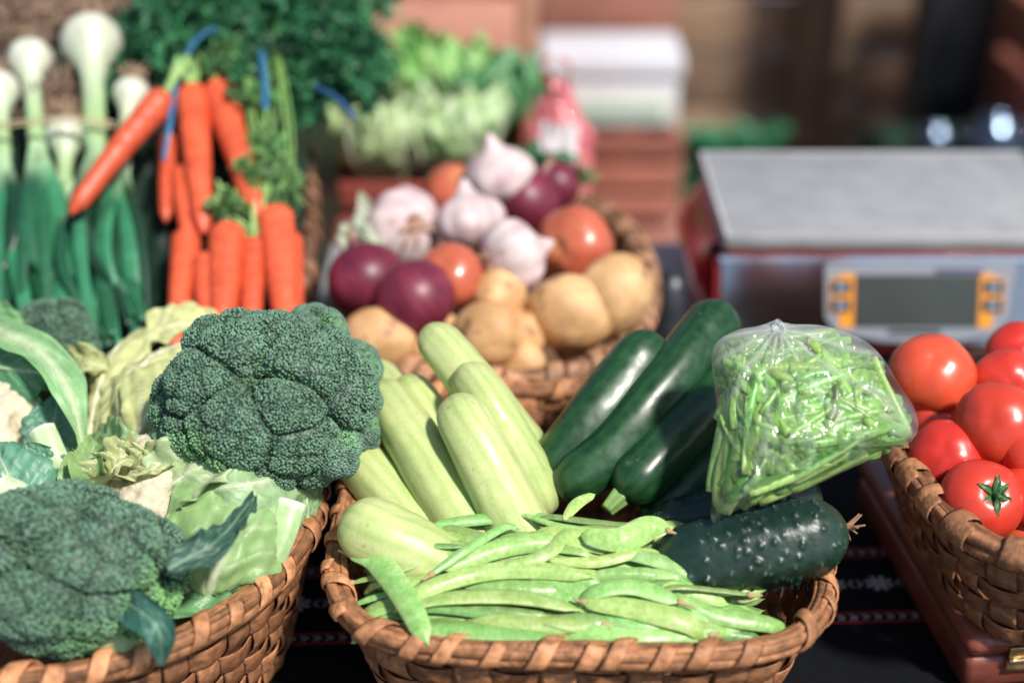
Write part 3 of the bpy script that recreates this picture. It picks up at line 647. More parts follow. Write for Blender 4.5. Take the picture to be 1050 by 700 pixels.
def lf(t, o, pts, w, face, cols, seed, name='leaf', **k):
    mb = MB(); leaf(mb, [U(*p) for p in pts], w, face, cols=cols, seed=seed, **k); return build(name, mb, M['leaf'], t, o)
def stalkp(t, o, pts, r0, r1, col=(.55,.66,.38), name='leaf_stalk', flat=.75, up=(0,-.6,.8)):
    P = cr([U(*p) for p in pts], 30); u = np.linspace(0, 1, 30); mb = MB()
    sweep(mb, P, r0+(r1-r0)*u, (r0+(r1-r0)*u)*flat, nv=24, up=up, col=lambda a, b: mixc(col, np.array([.78,.80,.66]), np.clip((a-.93)*14, 0, 1)+.3*np.clip(np.sin(b*7), 0, 1)), disp=lambda a, b: 1+.035*np.sin(b*7)+.03*sn(a*8, b, 3, 1))
    build(name, mb, M['stalk'], t, o)
K1 = U(215, 540, .10)
t = thing('cauliflower', 'cauliflower wrapped in pale ribbed leaves under the sharp broccoli', 'cauliflower', K1)
curd(t, K1, U(172, 512, .138), .052, (-.1,-.4,.9), 3)
bl = [((205,636,.088),(218,592,.132),(238,545,.156),(262,500,.166),(282,466,.150))]
cam = (0,-.75,.65)
lf(t, K1, bl[0], .043, (.25,-.8,.55), ((.28,.46,.17),(.68,.74,.48)), 1, cup=-.55, ruffle=.05, rib=.10)
lf(t, K1, ((185,632,.09),(195,580,.130),(215,520,.158),(245,472,.168),(262,446,.160)), .036, (-.05,-.8,.6), ((.27,.45,.17),(.70,.75,.50)), 2, cup=-.5, ruffle=.08, rib=.15)
lf(t, K1, ((236,626,.080),(254,590,.118),(270,550,.142),(284,515,.152)), .022, (.5,-.75,.4), ((.10,.30,.13),(.52,.64,.38)), 3, cup=-.6, ruffle=.1)
stalkp(t, K1, ((256,612,.080),(272,584,.112),(287,550,.136),(299,514,.152)), .0115, .0100, (.36,.54,.24))
lf(t, K1, ((150,520,.150),(188,488,.172),(228,470,.182),(262,462,.176)), .026, (.1,-.45,.9), ((.42,.55,.28),(.72,.76,.54)), 4, cup=.35, ruffle=.35)
lf(t, K1, ((200,505,.165),(250,497,.176),(312,488,.150),(322,520,.120)), .028, (.4,-.55,.7), ((.34,.52,.26),(.66,.74,.50)), 5, cup=-.4, ruffle=.2)
lf(t, K1, ((290,470,.150),(312,500,.142),(318,545,.115)), .024, (.8,-.5,.3), ((.26,.44,.20),(.6,.7,.45)), 6, cup=-.3, ruffle=.2)
lf(t, K1, ((165,640,.085),(166,590,.125),(168,548,.140)), .022, (-.3,-.8,.5), ((.40,.50,.24),(.66,.70,.46)), 7, cup=-.3, ruffle=.3)
lf(t, K1, ((108,500,.155),(118,478,.172),(150,462,.175)), .015, (-.2,-.3,.9), YG, 8, cup=.6, ruffle=.7)
lf(t, K1, ((120,486,.160),(150,476,.175),(190,470,.172)), .013, (0,-.5,.9), YG, 9, cup=.7, ruffle=.6)
o = U(245, 560, .16)
t = thing('broccoli_leaf', 'small dark blue green leaf lying over the pale cauliflower leaves', 'leaf', o)
lf(t, o, ((172,583,.176),(200,568,.180),(225,552,.182),(262,508,.178)), .0105, (-.2,-.7,.6), DG, 11, 'blade', cup=.2, ruffle=.5, rib=.12)
o = U(165, 650, .12)
t = thing('broccoli_leaf', 'blurred teal leaf hanging over the rim of the round basket', 'leaf', o)
lf(t, o, ((118,612,.150),(145,628,.160),(163,648,.155),(166,682,.128)), .0105, (.3,-.8,.5), ((.05,.16,.12),(.22,.38,.27)), 12, 'blade', cup=.4, ruffle=.2, rib=.12)
# yellowish head behind
K2 = U(165, 410, .09)
t = thing('cauliflower', 'yellowish cauliflower in loose creased leaves left of the sharp broccoli', 'cauliflower', K2)
curd(t, K2, U(165, 420, .135), .042, (0,-.3,1), 5, cA=(.62,.60,.36), cB=(.80,.78,.58))
YW = ((.58,.62,.27), (.88,.86,.62))
lf(t, K2, ((100,478,.12),(120,420,.155),(150,370,.178),(205,345,.165)), .034, (-.4,-.6,.7), YW, 21, cup=-.5, ruffle=.15, rib=.1)
lf(t, K2, ((130,480,.13),(150,430,.17),(190,385,.19),(225,360,.18)), .034, (0,-.7,.7), YW, 22, cup=-.4, ruffle=.15, rib=.12)
lf(t, K2, ((90,450,.13),(100,400,.15),(120,355,.165),(165,328,.150)), .026, (-.5,-.4,.7), YW, 23, cup=-.5, ruffle=.3)
lf(t, K2, ((150,345,.16),(185,332,.17),(230,335,.16)), .020, (0,-.3,1), YW, 24, cup=.3, ruffle=.3)
lf(t, K2, ((85,455,.14),(120,462,.165),(170,455,.165)), .022, (0,-.5,.9), ((.28,.46,.20),(.6,.7,.42)), 25, cup=.3, ruffle=.3)
lf(t, K2, ((70,385,.15),(88,372,.165),(112,378,.16)), .014, (0,-.5,.9), YG, 26, cup=.5, ruffle=.5)
# left cauliflower with big ribs
K3 = U(20, 450, .09)
t = thing('cauliflower', 'cauliflower with thick curved leaf ribs at the left edge', 'cauliflower', K3)
curd(t, K3, U(-8, 440, .140), .040, (.1,-.5,.9), 7)
lf(t, K3, ((-60,318,.165),(-5,338,.195),(42,362,.198),(72,405,.185),(86,462,.15)), .013, (.55,-.6,.55), ((.24,.48,.20),(.66,.76,.48)), 31, cup=.3, ruffle=.15, rib=.62, ribcol=(.58,.70,.42), shape=lambda u: np.clip(.5+u, 0, 1)*np.clip((1-u)*6, .3, 1))
lf(t, K3, ((-40,372,.175),(10,378,.18),(48,384,.18),(70,398,.16)), .026, (.1,-.75,.6), ((.08,.26,.12),(.42,.58,.34)), 32, cup=-.4, ruffle=.2, rib=.08, edge=(.6,.7,.5))
lf(t, K3, ((-40,322,.17),(0,330,.18),(30,345,.17)), .018, (0,-.4,.9), ((.20,.42,.18),(.55,.68,.42)), 33, cup=.4, ruffle=.2)
lf(t, K3, ((50,472,.135),(55,435,.155),(60,405,.165)), .020, (.2,-.8,.5), ((.09,.25,.17),(.36,.52,.36)), 34, cup=.2, ruffle=.2)
lf(t, K3, ((30,560,.115),(20,520,.140),(5,480,.160),(-10,452,.165)), .030, (.2,-.75,.6), ((.13,.34,.22),(.46,.62,.44)), 35, cup=-.3, ruffle=.2)
lf(t, K3, ((60,520,.12),(45,490,.145),(25,455,.165)), .022, (.1,-.75,.6), ((.10,.28,.17),(.42,.58,.40)), 36, cup=-.3, ruffle=.25)
lf(t, K3, ((95,520,.13),(78,488,.155),(74,462,.165)), .012, (-.1,-.8,.6), PG, 37, cup=.6, ruffle=.3)
stalkp(t, K3, ((66,500,.13),(55,470,.152),(43,440,.165)), .010, .0092, (.48,.64,.34))
stalkp(t, K3, ((50,560,.12),(28,520,.145),(-4,502,.155)), .011, .012, (.55,.66,.40))
lf(t, K3, ((100,500,.150),(92,478,.168),(98,452,.170)), .012, (0,-.7,.6), PG, 38, cup=.6, ruffle=.4)
o = U(110, 500, .10)
t = thing('leafy_trimming', 'loose green leaves packed between the heads in the round basket', 'leaf trimmings', o)
for k, (x, y, c_) in enumerate([(110,520,MG),(140,560,DG),(60,520,MG),(270,470,DG),(250,500,MG),(180,500,DG),(80,460,DG),(120,420,MG),(200,600,MG),(20,560,DG),(250,580,DG),(100,380,DG)]):
    a = k*1.9; lf(t, o, ((x-40*math.cos(a), y-18*math.sin(a), .10),(x, y, .12),(x+40*math.cos(a), y+18*math.sin(a), .105)), .028, (0,-.5,.9), c_, 50+k, cup=.2, ruffle=.3)

# ------------------------------------------------------------------ round things
def tomato(label, c, r, axis, seed, calyx=False, grp='red tomatoes in the basket on the box', col=(.62,.045,.025), name='tomato', ribs=.032):
    o = np.array(c, float); o[2] -= r*.85; t = thing(name, label, 'tomato', o, grp)
    D = nrm(ICO5); th = np.arctan2(D[:, 1], D[:, 0]); k = np.sqrt(1-D[:, 2]**2)
    rr = 1+ribs*np.cos(5*th+seed)*k**.7*(.4+.6*np.clip(D[:, 2], 0, 1))+.035*sn3(D, seed, 1.6)-.20*np.exp(-(k/.26)**2)*(D[:, 2] > 0)-.06*np.exp(-(k/.2)**2)*(D[:, 2] < 0)
    V = (D*[1,1,.84]*(rr*r)[:, None])@rotz_to(axis).T+c
    C = mixc(col, np.array(col)*[1.1,2.2,1.6], np.exp(-(k/.4)**2)*(D[:, 2] > 0)*.7+.12*sn3(D, seed+1, 5))
    mb = MB(); mb.add(V, ICO5F, C); build('skin', mb, M['tomato'], t, o)
    if calyx:
        mb = MB(); Rm = rotz_to(axis); top = c+Rm@np.array([0, 0, r*.70]); rg = np.random.default_rng(seed)
        for i in range(6):
            a = i*PI/3+rg.uniform(-.2, .2); L = r*rg.uniform(.36, .52); d = Rm@np.array([math.cos(a), math.sin(a), .0]); z = Rm@np.array([0, 0, 1.])
            leaf(mb, [top, top+d*L*.5+z*L*.22, top+d*L+z*L*rg.uniform(.05, .5)], r*.085, z, cup=.4, ruffle=.5, rib=.2, cols=((.03,.11,.03),(.08,.2,.06)), seed=i, nu=16, nv=9)
        z = Rm@np.array([0, 0, 1.]); sweep(mb, cr([top-z*.002, top+z*r*.16, top+z*r*.28+(Rm@np.array([1,0,0]))*r*.1], 8), r*.06, nv=10, col=(.06,.17,.05))
        build('calyx', mb, M['leaf'], t, o)
    return t
for i, (px, py, rp, z, lab, ax, cal) in enumerate([
    (1006,513,43,.150,'front tomato with green calyx facing up near the basket rim',(.12,-.72,.72),True),
    (971,470,40,.152,'tomato just above left of the one with the green calyx',(.3,.5,-.6),False),
    (1023,435,44,.176,'large shiny tomato in the middle of the heap',(.4,.6,-.5),False),
    (956,383,43,.178,'big tomato at the back left, below the scale display',(.2,.5,-.8),False),
    (956,432,23,.150,'small tomato squeezed under the big back left one',(0,.5,-.8),False),
    (1034,394,37,.172,'tomato behind the large shiny one, right of the big back left one',(.2,.8,-.5),False),
    (1046,362,34,.172,'rearmost tomato under the right end of the scale',(.1,.5,-.8),False),
    (1058,512,42,.142,'tomato cut by the frame, right of the calyx one',(.3,.1,.9),False),
    (1044,548,32,.118,'lowest tomato, pressed against the front rim',(.4,-.5,-.6),True),
    (1062,462,38,.166,'tomato cut by the frame beside the large shiny one',(-.3,.5,-.8),False),
    (1010,470,34,.140,'tomato deep in the heap behind the calyx one',(0,.5,-.9),False),
    (1000,405,34,.138,'tomato deep in the heap under the back ones',(0,.5,-.9),False)]):
    c = U(px, py, z); tomato(lab, c, pxr(c, rp), ax, i+1, cal, col=[(.62,.045,.025), (.58,.05,.025), (.66,.06,.03), (.60,.035,.022), (.68,.085,.035)][i*3 % 5], ribs=.02+.01*(i*7 % 4))
rt = np.random.default_rng(3)
for i, (x, y, z) in enumerate([(.375,.775,.118),(.43,.775,.120),(.485,.79,.118),(.535,.82,.118),(.40,.83,.125),(.455,.835,.130),(.51,.85,.125),(.42,.885,.125),(.475,.895,.125),(.53,.905,.118),(.36,.905,.120),(.43,.805,.160),(.485,.845,.165),(.455,.885,.160)]):
    tomato('red tomato in the right hand half of the basket heap', np.array([x, y, z]), rt.uniform(.026, .030), rt.normal(size=3), 60+i, i in (11, 13))
G3 = 'vegetables in the oval basket'
for i, (px, py, rp, z, lab, ax) in enumerate([
    (590,252,42,.150,'orange red tomato with pale sheen at the right of the oval basket',(-.6,-.75,.3)),
    (462,283,35,.150,'orange red tomato between the red onions and the potatoes',(.2,.5,-.8)),
    (468,200,34,.150,'orange red tomato at the back behind the garlic',(.2,-.3,.8))]):
    c = U(px, py, z); tomato(lab, c, pxr(c, rp), ax, i+30, False, 'tomatoes in the oval basket', (.50,.115,.06))
def potato(label, px, py, rp, z, sc, ax, seed):
    c = U(px, py, z); r = pxr(c, rp*1.1); o = c.copy(); o[2] -= r*.8; t = None
    D = nrm(ICO5); rr = 1+.06*sn3(D, seed, 1.5)+.02*sn3(D, seed+1, 4); rg = np.random.default_rng(seed)
    C = mixc((.56,.31,.13), (.72,.44,.21), .5+.5*sn3(D, seed+2, 3))
    for e in nrm(rg.normal(size=(7, 3))):
        g = np.exp(-((1-D@e)/.012)); rr = rr-.035*g; C = mixc(C, (.24,.12,.06), g*.8)
    mb = MB(); mb.add((D*np.array(sc)*(rr*r)[:, None])@rotz_to(ax).T+c, ICO5F, C)
    ob = build('potato', mb, M['potato'], None, o); tag(ob, label, 'potato', 'potatoes in the oval basket')
for i, q in enumerate([
    ('potato tucked between the broccoli and the red onion', 386,350,30,.115,(1,.9,1.2),(1,-.2,.1)),
    ('small round potato in the middle, left of the big ones', 512,304,27,.135,(1,1,.95),(0,0,1)),
    ('potato with an eye mark behind the topmost pale squash', 500,343,32,.122,(1,.9,1.15),(.8,-.5,.1)),
    ('smallest potato wedged low between two bigger ones', 538,342,22,.112,(1,1,1),(0,0,1)),
    ('big potato in front, above the wicker rim', 585,322,38,.126,(1,.9,1.15),(.9,-.3,.1)),
    ('biggest potato at the right rim beneath the orange red tomato', 630,302,37,.138,(1,.95,1.1),(.4,.2,.8)),
    ('potato low at the front rim left of the dark squash', 528,372,24,.095,(1,.9,1.3),(.9,-.4,.1)),
    ('potato hidden under the red onions at the left', 430,345,32,.100,(1,1,1.2),(1,0,0)),
    ('potato deep under the garlic at the back', 545,290,30,.105,(1,1,1.1),(1,0,0)),
    ('potato deep at the left under the onions', 400,310,30,.09,(1,1,1.1),(1,0,0)),
    ('potato low behind the big front one', 600,350,28,.09,(1,1,1.1),(1,0,0))]): potato(*q, 60+i)
def bulb_onion(label, px, py, rp, z, ax, seed):
    c = U(px, py, z); r = pxr(c, rp*1.1); o = c.copy(); o[2] -= r*.85; t = thing('red_onion', label, 'onion', o, 'red onions in the oval basket')
    D = nrm(ICO5); th = np.arctan2(D[:, 1], D[:, 0]); k = np.sqrt(np.clip(1-D[:, 2]**2, 0, 1)); zz = D[:, 2]*.92
    zz = zz+.45*np.exp(-(k/.16)**2)*(D[:, 2] > 0); V = np.stack([D[:, 0], D[:, 1], zz], 1)*r*(1+.02*sn3(D, seed, 2))[:, None]
    s = np.abs(np.sin(th*11+sn3(D, seed, 2)))**6
    C = mixc((.14,.015,.035), (.30,.05,.09), s*.22+.3*sn3(D, seed+1, 3)); C = mixc(C, (.45,.28,.2), np.exp(-(k/.12)**2))
    mb = MB(); mb.add(V@rotz_to(ax).T+c, ICO5F, C); build('bulb', mb, M['onion'], t, o)
    mb = MB(); Rm = rotz_to(ax); rg = np.random.default_rng(seed)
    for i in range(7):
        d = Rm@np.array([rg.normal()*.3, rg.normal()*.3, 1.]); q = c+Rm@np.array([0, 0, r*1.25]); sweep(mb, cr([q-d*.006, q+d*.008+rg.normal(size=3)*.002], 6), np.linspace(.0018, .0004, 6), nv=6, col=(.40,.25,.15))
    build('dry_neck', mb, M['fibre'], t, o)
for i, q in enumerate([
    ('dark red onion nearest the left side of the oval basket', 376,287,37,.145,(-.3,.6,.6)),
    ('crimson onion in front, touching the topmost pale squash', 425,306,39,.142,(.5,-.2,-.7)),
    ('dark purple onion behind the garlic, right of centre', 540,207,32,.155,(.5,.3,.8)),
    ('small purple onion beside the green herb at the back', 570,190,23,.160,(.6,.5,.5)),
    ('red onion deep under the garlic bulbs', 510,250,30,.120,(.6,.5,.5))]): bulb_onion(*q, 80+i)
def garlic(label, px, py, rp, z, ax, seed, rootshow=False):
    c = U(px, py, z); r = pxr(c, rp*1.15); o = c.copy(); o[2] -= r*.8; t = thing('garlic_bulb', label, 'garlic', o, 'garlic bulbs in the oval basket')
    D = nrm(ICO5); th = np.arctan2(D[:, 1], D[:, 0]); k = np.sqrt(np.clip(1-D[:, 2]**2, 0, 1))
    rr = 1+.06*np.abs(np.cos(th*4.5+seed))*k+.04*sn3(D, seed, 3)
    zz = D[:, 2]*.80+.5*np.exp(-(k/.24)**2)*(D[:, 2] > 0); V = np.stack([D[:, 0]*rr, D[:, 1]*rr, zz], 1)*r
    C = mixc((.66,.54,.52), (.46,.25,.30), np.clip(.45*sn3(D, seed+1, 4)+.3*np.abs(np.sin(th*14))**5, 0, 1))
    C = mixc(C, (.40,.20,.13), np.clip(1.6-k/.24, 0, 1)*(D[:, 2] < 0))
    Rm = rotz_to(ax); mb = MB(); mb.add(V@Rm.T+c, ICO5F, C); build('bulb', mb, M['garlic'], t, o)
    mb = MB(); rg = np.random.default_rng(seed)
    for i in range(26):
        a = rg.uniform(0, 6.28); q = rg.uniform(0, .42)*r; b0 = np.array([math.cos(a)*q, math.sin(a)*q, -r*.76]); b1 = b0*[1.5,1.5,1.0]+[0, 0, -r*rg.uniform(.08, .22)]
        sweep(mb, cr([Rm@b0+c, Rm@b1+c], 5), np.linspace(.0016, .0007, 5), nv=5, col=(.42,.27,.17))
    build('roots', mb, M['fibre'], t, o)
for i, q in enumerate([
    ('topmost white garlic bulb with pointed neck', 512,180,31,.180,(-.25,.1,1)),
    ('garlic bulb showing its round brown root plate', 415,232,34,.160,(-.35,.75,-.35)),
    ('tall garlic bulb in the centre beneath the topmost one', 482,228,31,.168,(-.15,.5,.8)),
    ('garlic bulb lying lowest, above the small round potato', 526,264,34,.158,(.7,.4,.1)),
    ('small garlic bulb with sprouting top at the left end', 374,236,18,.150,(-.2,.2,1))]): garlic(*q, 90+i)
o = U(375, 225, .15); t = thing('sprouting_shoot', 'pale sprouting shoots sticking up behind the root plate garlic', 'shoots', o)
for k, (x, y) in enumerate([(372,198),(350,228),(392,208),(362,250),(345,240)]):
    mb = MB(); leaf(mb, [U(380,262,.15), U((380+x)/2, (262+y)/2, .165), U(x, y, .175)], .010, (0,-.8,.5), cols=((.45,.50,.36),(.75,.74,.66)), seed=k, cup=.5, ruffle=.4); build('shoot', mb, M['leaf'], t, o)
# herbs behind
def tuft(name, label, c, n, L, cols, seed, cat='herb', spread=1., w=.008, group=None, face=(0,-.6,.8), nm='leaf'):
    rg = np.random.default_rng(seed); t = thing(name, label, cat, c, group)
    for i in range(n):
        a = rg.uniform(0, 6.28); d = nrm(np.array([math.cos(a)*spread, math.sin(a)*spread*.8, rg.uniform(.3, 1.2)])); l = L*rg.uniform(.6, 1.1)
        mb = MB(); leaf(mb, [c, c+d*l*.5+[0,0,l*.1], c+d*l*[1,1,.75]], w*rg.uniform(.7, 1.3), nrm(np.array(face)+rg.normal(size=3)*.3), cols=cols, seed=seed+i, cup=.3, ruffle=.6, nu=18, nv=11)
        build(nm, mb, M['leaf'], t, c)
    return t
tuft('herb_bunch', 'bunch of dark green herb behind the topmost garlic', U(545, 178, .13), 16, .05, ((.03,.14,.06),(.12,.26,.10)), 5)
tuft('herb_bunch', 'reddish green herb sprigs beside the small purple onion', U(590, 190, .14), 10, .035, ((.12,.16,.05),(.35,.2,.12)), 8)

# ------------------------------------------------------------------ scale
sx0, sx1, sy0, sy1 = .2035, .5535, 1.234, 1.452
t = thing('weighing_scale', 'steel and red market scale with grey display beside the clear bag', 'scale', ((sx0+sx1)/2, (sy0+sy1)/2, 0)); o = np.array([(sx0+sx1)/2, (sy0+sy1)/2, 0])
# red shell: lofted rounded rect
mb = MB(); NS = 96; th = np.linspace(0, 2*PI, NS, endpoint=False); rings = []
for z, k in [(.012,.985),(.02,1.0),(.035,1.0),(.05,1.0),(.065,1.0),(.08,1.0),(.090,.995),(.096,.99),(.101,.97)]:
    n = 8; a, b = (sx1-sx0)/2*k+.026*math.sin(PI*min(1, max(0, (z-.005)/.096))), (sy1-sy0)/2*.94; rr = (np.abs(np.cos(th)/a)**n+np.abs(np.sin(th)/b)**n)**(-1/n)
    rings.append(np.stack([o[0]+rr*np.cos(th), o[1]+.006+rr*np.sin(th), np.full(NS, z)], 1))
mb.add(np.concatenate(rings), [gridF(9, NS), np.arange(NS)[None, ::-1], (np.arange(NS)+8*NS)[None]], (.60,.015,.025)); build('red_shell', mb, M['redbody'], t, o)
# steel front panel, leaning slightly back
fy = sy0+.004
def fpt(x, z, d=0): return [x, fy-d+(z-.0985)*.38, z]
def slab(mb, x0, x1, z0, z1, d, thick, col, poly=None, bev=0):
    P = poly if poly else [(x0, z0), (x1, z0), (x1, z1), (x0, z1)]; n = len(P)
    V = [fpt(x, z, d) for x, z in P]+[fpt(x, z, d-thick) for x, z in P]
    F = [np.array([list(range(n))]), np.array([list(range(n, 2*n))[::-1]]), np.array([[i, i+n, (i+1) % n+n, (i+1) % n] for i in range(n)])]
    mb.add(np.array(V), F, col); return mb
mb = MB(); slab(mb, sx0-.002, sx1+.002, .018, .0985, .004, .008, (.46,.46,.47)); build('steel_front', mb, M['steel'], t, o, smooth=False)
mb = MB(); slab(mb, sx0-.004, sx1+.004, .0955, .1005, .0065, .010, (.8,.8,.8)); build('steel_lip', mb, M['steel'], t, o, smooth=False)
mb = MB(); slab(mb, sx0+.004, sx1-.004, .012, .0175, .0, .008, (.30,.03,.03))
for x_ in (sx0-.0085, sx1+.0035):
    V = [[x_+a, y_, z_] for a in (0, .005) for (y_, z_) in ((fy-.033, .014), (fy+.03, .014), (fy+.03, .0985), (fy-.001, .0985))]
    mb.add(np.array(V), [np.array([[0, 1, 2, 3]]), np.array([[7, 6, 5, 4]]), np.array([[i, i+4, (i+1) % 4+4, (i+1) % 4] for i in range(4)])], (.42,.02,.025)); build('red_sill', mb, M['redbody'], t, o, smooth=False)
def fhit(px, py):
    d = FW+np.array([(px-525)/FPX, 0, 0])+UP*((350-py)/FPX); k = (fy-.007-.38*(.0985-CAM_Z))/(d[1]-.38*d[2]); return CAMP+d*k
def fx(px): return fhit(px, 305)[0]
def fz(py): return fhit(940, py)[2]
rp = [(fx(847), fz(325)), (fx(858), fz(341)), (fx(905), fz(350)), (fx(940), fz(352)), (fx(990), fz(350)), (fx(1026), fz(341)), (fx(1035), fz(325)), (fx(1041), fz(272)), (fx(1038), fz(269)), (fx(848), fz(271)), (fx(845), fz(274))]
mb = MB(); slab(mb, 0, 0, 0, 0, .0065, .002, (.26,.28,.32), poly=rp); pn = build('display_panel', mb, M['plastic'], t, o, smooth=False)
def sp(name, x0, x1, y0, y1, d, col, m, par=pn, th_=.0015):
    mb = MB(); slab(mb, fx(x0), fx(x1), fz(y1), fz(y0), d, th_, col); return build(name, mb, M[m], par, o, smooth=False)
sp('lcd_bezel', 876, 1004, 282, 335, .0072, (.05,.05,.05), 'plastic')
sp('lcd_screen', 878, 1002, 284, 333, .0080, (.055,.065,.062), 'lcd')
for x0, x1 in ((861, 876), (1004, 1019)): sp('orange_strip', x0, x1, 281, 336, .0072, (.80,.32,.03), 'plastic')
for x0, x1 in ((852, 872), (1008, 1028)):
    for y0, y1 in ((287, 300), (306, 319)):
        sp('button_surround', x0-1.6, x1+1.6, y0-1.6, y1+1.6, .0077, (.80,.34,.05), 'plastic'); sp('button', x0, x1, y0, y1, .0086, (.03,.04,.06), 'plastic'); sp('button_mark', x0+6, x1-6, y0+4, y1-4, .0091, (.35,.4,.45), 'plastic')
for k in range(8): sp('panel_lettering', 958+k*6.2, 962.6+k*6.2, 276, 280.5, .0072, (.04,.05,.14), 'plastic')
sp('panel_plate', 912, 966, 338, 343, .0072, (.05,.05,.06), 'plastic')
# neck and pan
mb = MB(); box(mb, sx0+.02, sx1-.02, sy0+.02, sy1-.02, .1012, .1062, (.03,.03,.03)); build('pan_carrier', mb, M['plastic'], t, o)
mb = MB(); box(mb, sx0+.004, sx1-.004, sy0+.0035, sy0+.012, .1010, .1062, (.34,.05,.03), .0008); build('red_reflection', mb, M['redbody'], t, o)  # reddish reflection under the pan edge, put in as a coloured strip
mb = MB(); box(mb, sx0, sx1, sy0, sy1, .1065, .1195, (.35,.355,.36), .0022)
for k in range(2):
    pass
build('weighing_pan', mb, M['pan'], t, o)
mb = MB()
for (x0, x1, y0, y1) in [(sx0, sx1, sy0, sy0+.004), (sx0, sx1, sy1-.004, sy1), (sx0, sx0+.004, sy0+.005, sy1-.005), (sx1-.004, sx1, sy0+.005, sy1-.005)]: box(mb, x0, x1, y0, y1, .1195, .1213, (.50,.50,.51), .0008)
build('pan_edge', mb, M['pan'], t, o)
for dx in (.03, .32):
    for dy in (.03, .19):
        mb = MB(); box(mb, sx0+dx-.012, sx0+dx+.012, sy0+dy-.012, sy0+dy+.012, .0005, .012, (.03,.03,.03)); build('foot', mb, M['plastic'], t, o)
c = UY(703, 300, 1.19); 
squash('aubergine', 'dark upright aubergine between the potatoes and the scale', 'aubergine', [np.array([.150,1.205,.012]), np.array([.152,1.215,.05]), np.array([.155,1.232,.088])], .0175, M['dark_skin'], (.02,.022,.03), (.03,.035,.04), seed=3, stem=False, r_end=(1.1,.85))

# ------------------------------------------------------------------ wooden box under the tomato basket
bx, by = .311, .743; rot = R(7); o = np.array([bx+.14, by+.15, 0]); t = thing('wooden_box', 'reddish brown lidded box with brass hinge beneath the tomato basket', 'box', o)
mb = MB(); box(mb, bx, bx+.33, by, by+.225, .001, .0295, (.17,.045,.028), .006, rot, (bx, by)); build('case', mb, M['case'], t, o)
mb = MB(); box(mb, bx-.002, bx+.332, by-.002, by+.227, .031, .0495, (.20,.055,.032), .008, rot, (bx, by)); build('lid', mb, M['case'], t, o)
hx = .338-bx
mb = MB(); box(mb, bx+hx, bx+hx+.032, by-.0045, by-.0025, .032, .041, (.75,.55,.28), .0006, rot, (bx, by)); box(mb, bx+hx, bx+hx+.032, by-.0045, by-.0008, .020, .029, (.75,.55,.28), .0006, rot, (bx, by))
cth, sth = math.cos(rot), math.sin(rot)
def lp(x, y, z): return np.array([bx+cth*x-sth*y, by+sth*x+cth*y, z])
sweep(mb, np.array([lp(hx+.032*k/9, -.0048, .0305) for k in range(10)]), .0022, nv=12, col=(.8,.6,.32)); build('hinge', mb, M['brass'], t, o)

# ------------------------------------------------------------------ table, cloth
mb = MB(); box(mb, -1.1, 1.15, .40, 1.49, -.05, -.0045, (.36,.37,.39), .004)
for (x, y) in ((-1.0, .47), (1.05, .47), (-1.0, 1.42), (1.05, 1.42)): box(mb, x-.03, x+.03, y-.03, y+.03, -.80, -.051, (.2,.2,.2), .004)
ob = build('market_table', mb, M['tabletop'], None, (0, 1.0, -.8)); tag(ob, 'grey trestle table carrying the baskets and the scale', 'table')
cl = thing('tablecloth', 'black woven tablecloth with red and white patterned stripes', 'tablecloth', (0, .8, 0)); co = np.array([0, .8, 0])
nx, ny = 120, 70; X, Y = np.meshgrid(np.linspace(-.95, .95, nx), np.linspace(.30, 1.225, ny), indexing='ij')
Zc = -.0005+.0012*sn(X*14, Y*10, 4, 1)-.002; drop = Y < .395; Zc = np.where(drop, Zc-(.395-Y)*3.5, Zc); Yc = np.where(drop, .39-.02*np.clip((.395-Y)*20, 0, 1)+.008*np.sin(X*30)*np.clip((.395-Y)*10, 0, 1), Y)
mb = MB(); mb.add(np.stack([X, Yc, Zc], -1).reshape(-1, 3), gridF(nx, ny, False), (.0045,.0055,.0075)); build('fabric', mb, M['cloth'], cl, co)
ang = math.atan2(.823-.799, .416); ca_, sa_ = math.cos(ang), math.sin(ang)
def cp(s, v, z=.0016):   # s along the stripe, v across; origin on the lower red pair
    return np.stack([s*ca_-v*sa_, .808+s*sa_+v*ca_, z+0*s+.0012*sn((s*ca_-v*sa_)*14, (.808+s*sa_+v*ca_)*10, 4, 1)-.0015], -1)
def stripe(mb, v0, v1, col, s0=-.9, s1=.9, z=.0016, n=240):
    s = np.linspace(s0, s1, n); V = np.stack([cp(s, v0+0*s, z), cp(s, v1+0*s, z)], 1); mb.add(V.reshape(-1, 3), gridF(n, 2, False), col)
RED = (.42,.015,.03); WHT = (.50,.50,.50)
red = MB(); wht = MB()
for base in (0, .078, -.150): 
    for v in (.0052, -.0052): stripe(red, base+v-.0008, base+v+.0008, RED)
    k = 0; s = -.9
    while s < .9:   # small chevrons between the red lines
        for d in (0, .0028):
            for q in (1, -1):
                P = cp(np.array([s+d, s+d+.0032, s+d+.0044, s+d+.0012]), np.array([base+q*.0030, base, base, base+q*.0030]), .0019); wht.add(P, np.array([[0, 1, 2, 3]]), WHT)
        s += .0092
for base in (.039, -.111):   # star motif band
    s = -.9
    while s < .9:
        for a in range(8):
            th_ = a*PI/4+PI/8; c, s_ = math.cos(th_), math.sin(th_); L = .0115; w = .0011
            for q in (.0, ):
                u = np.array([.0015, L, L*.92, .0015]); v = np.array([w, w*1.8, -w*1.8, -w]); P = cp(s+u*c-v*s_, base+u*s_*.8+v*c*.8, .0019); wht.add(P, np.array([[0, 1, 2, 3]]), WHT)
        for q in (-1, 1):
            for e in (-1, 1):
                u = np.array([.0125, .0165, .0180, .0140])*q; v = np.array([0, .0045, .0045, 0])*e; wht.add(cp(s+u, base+v, .0019), np.array([[0, 1, 2, 3]]), WHT)
        s += .037
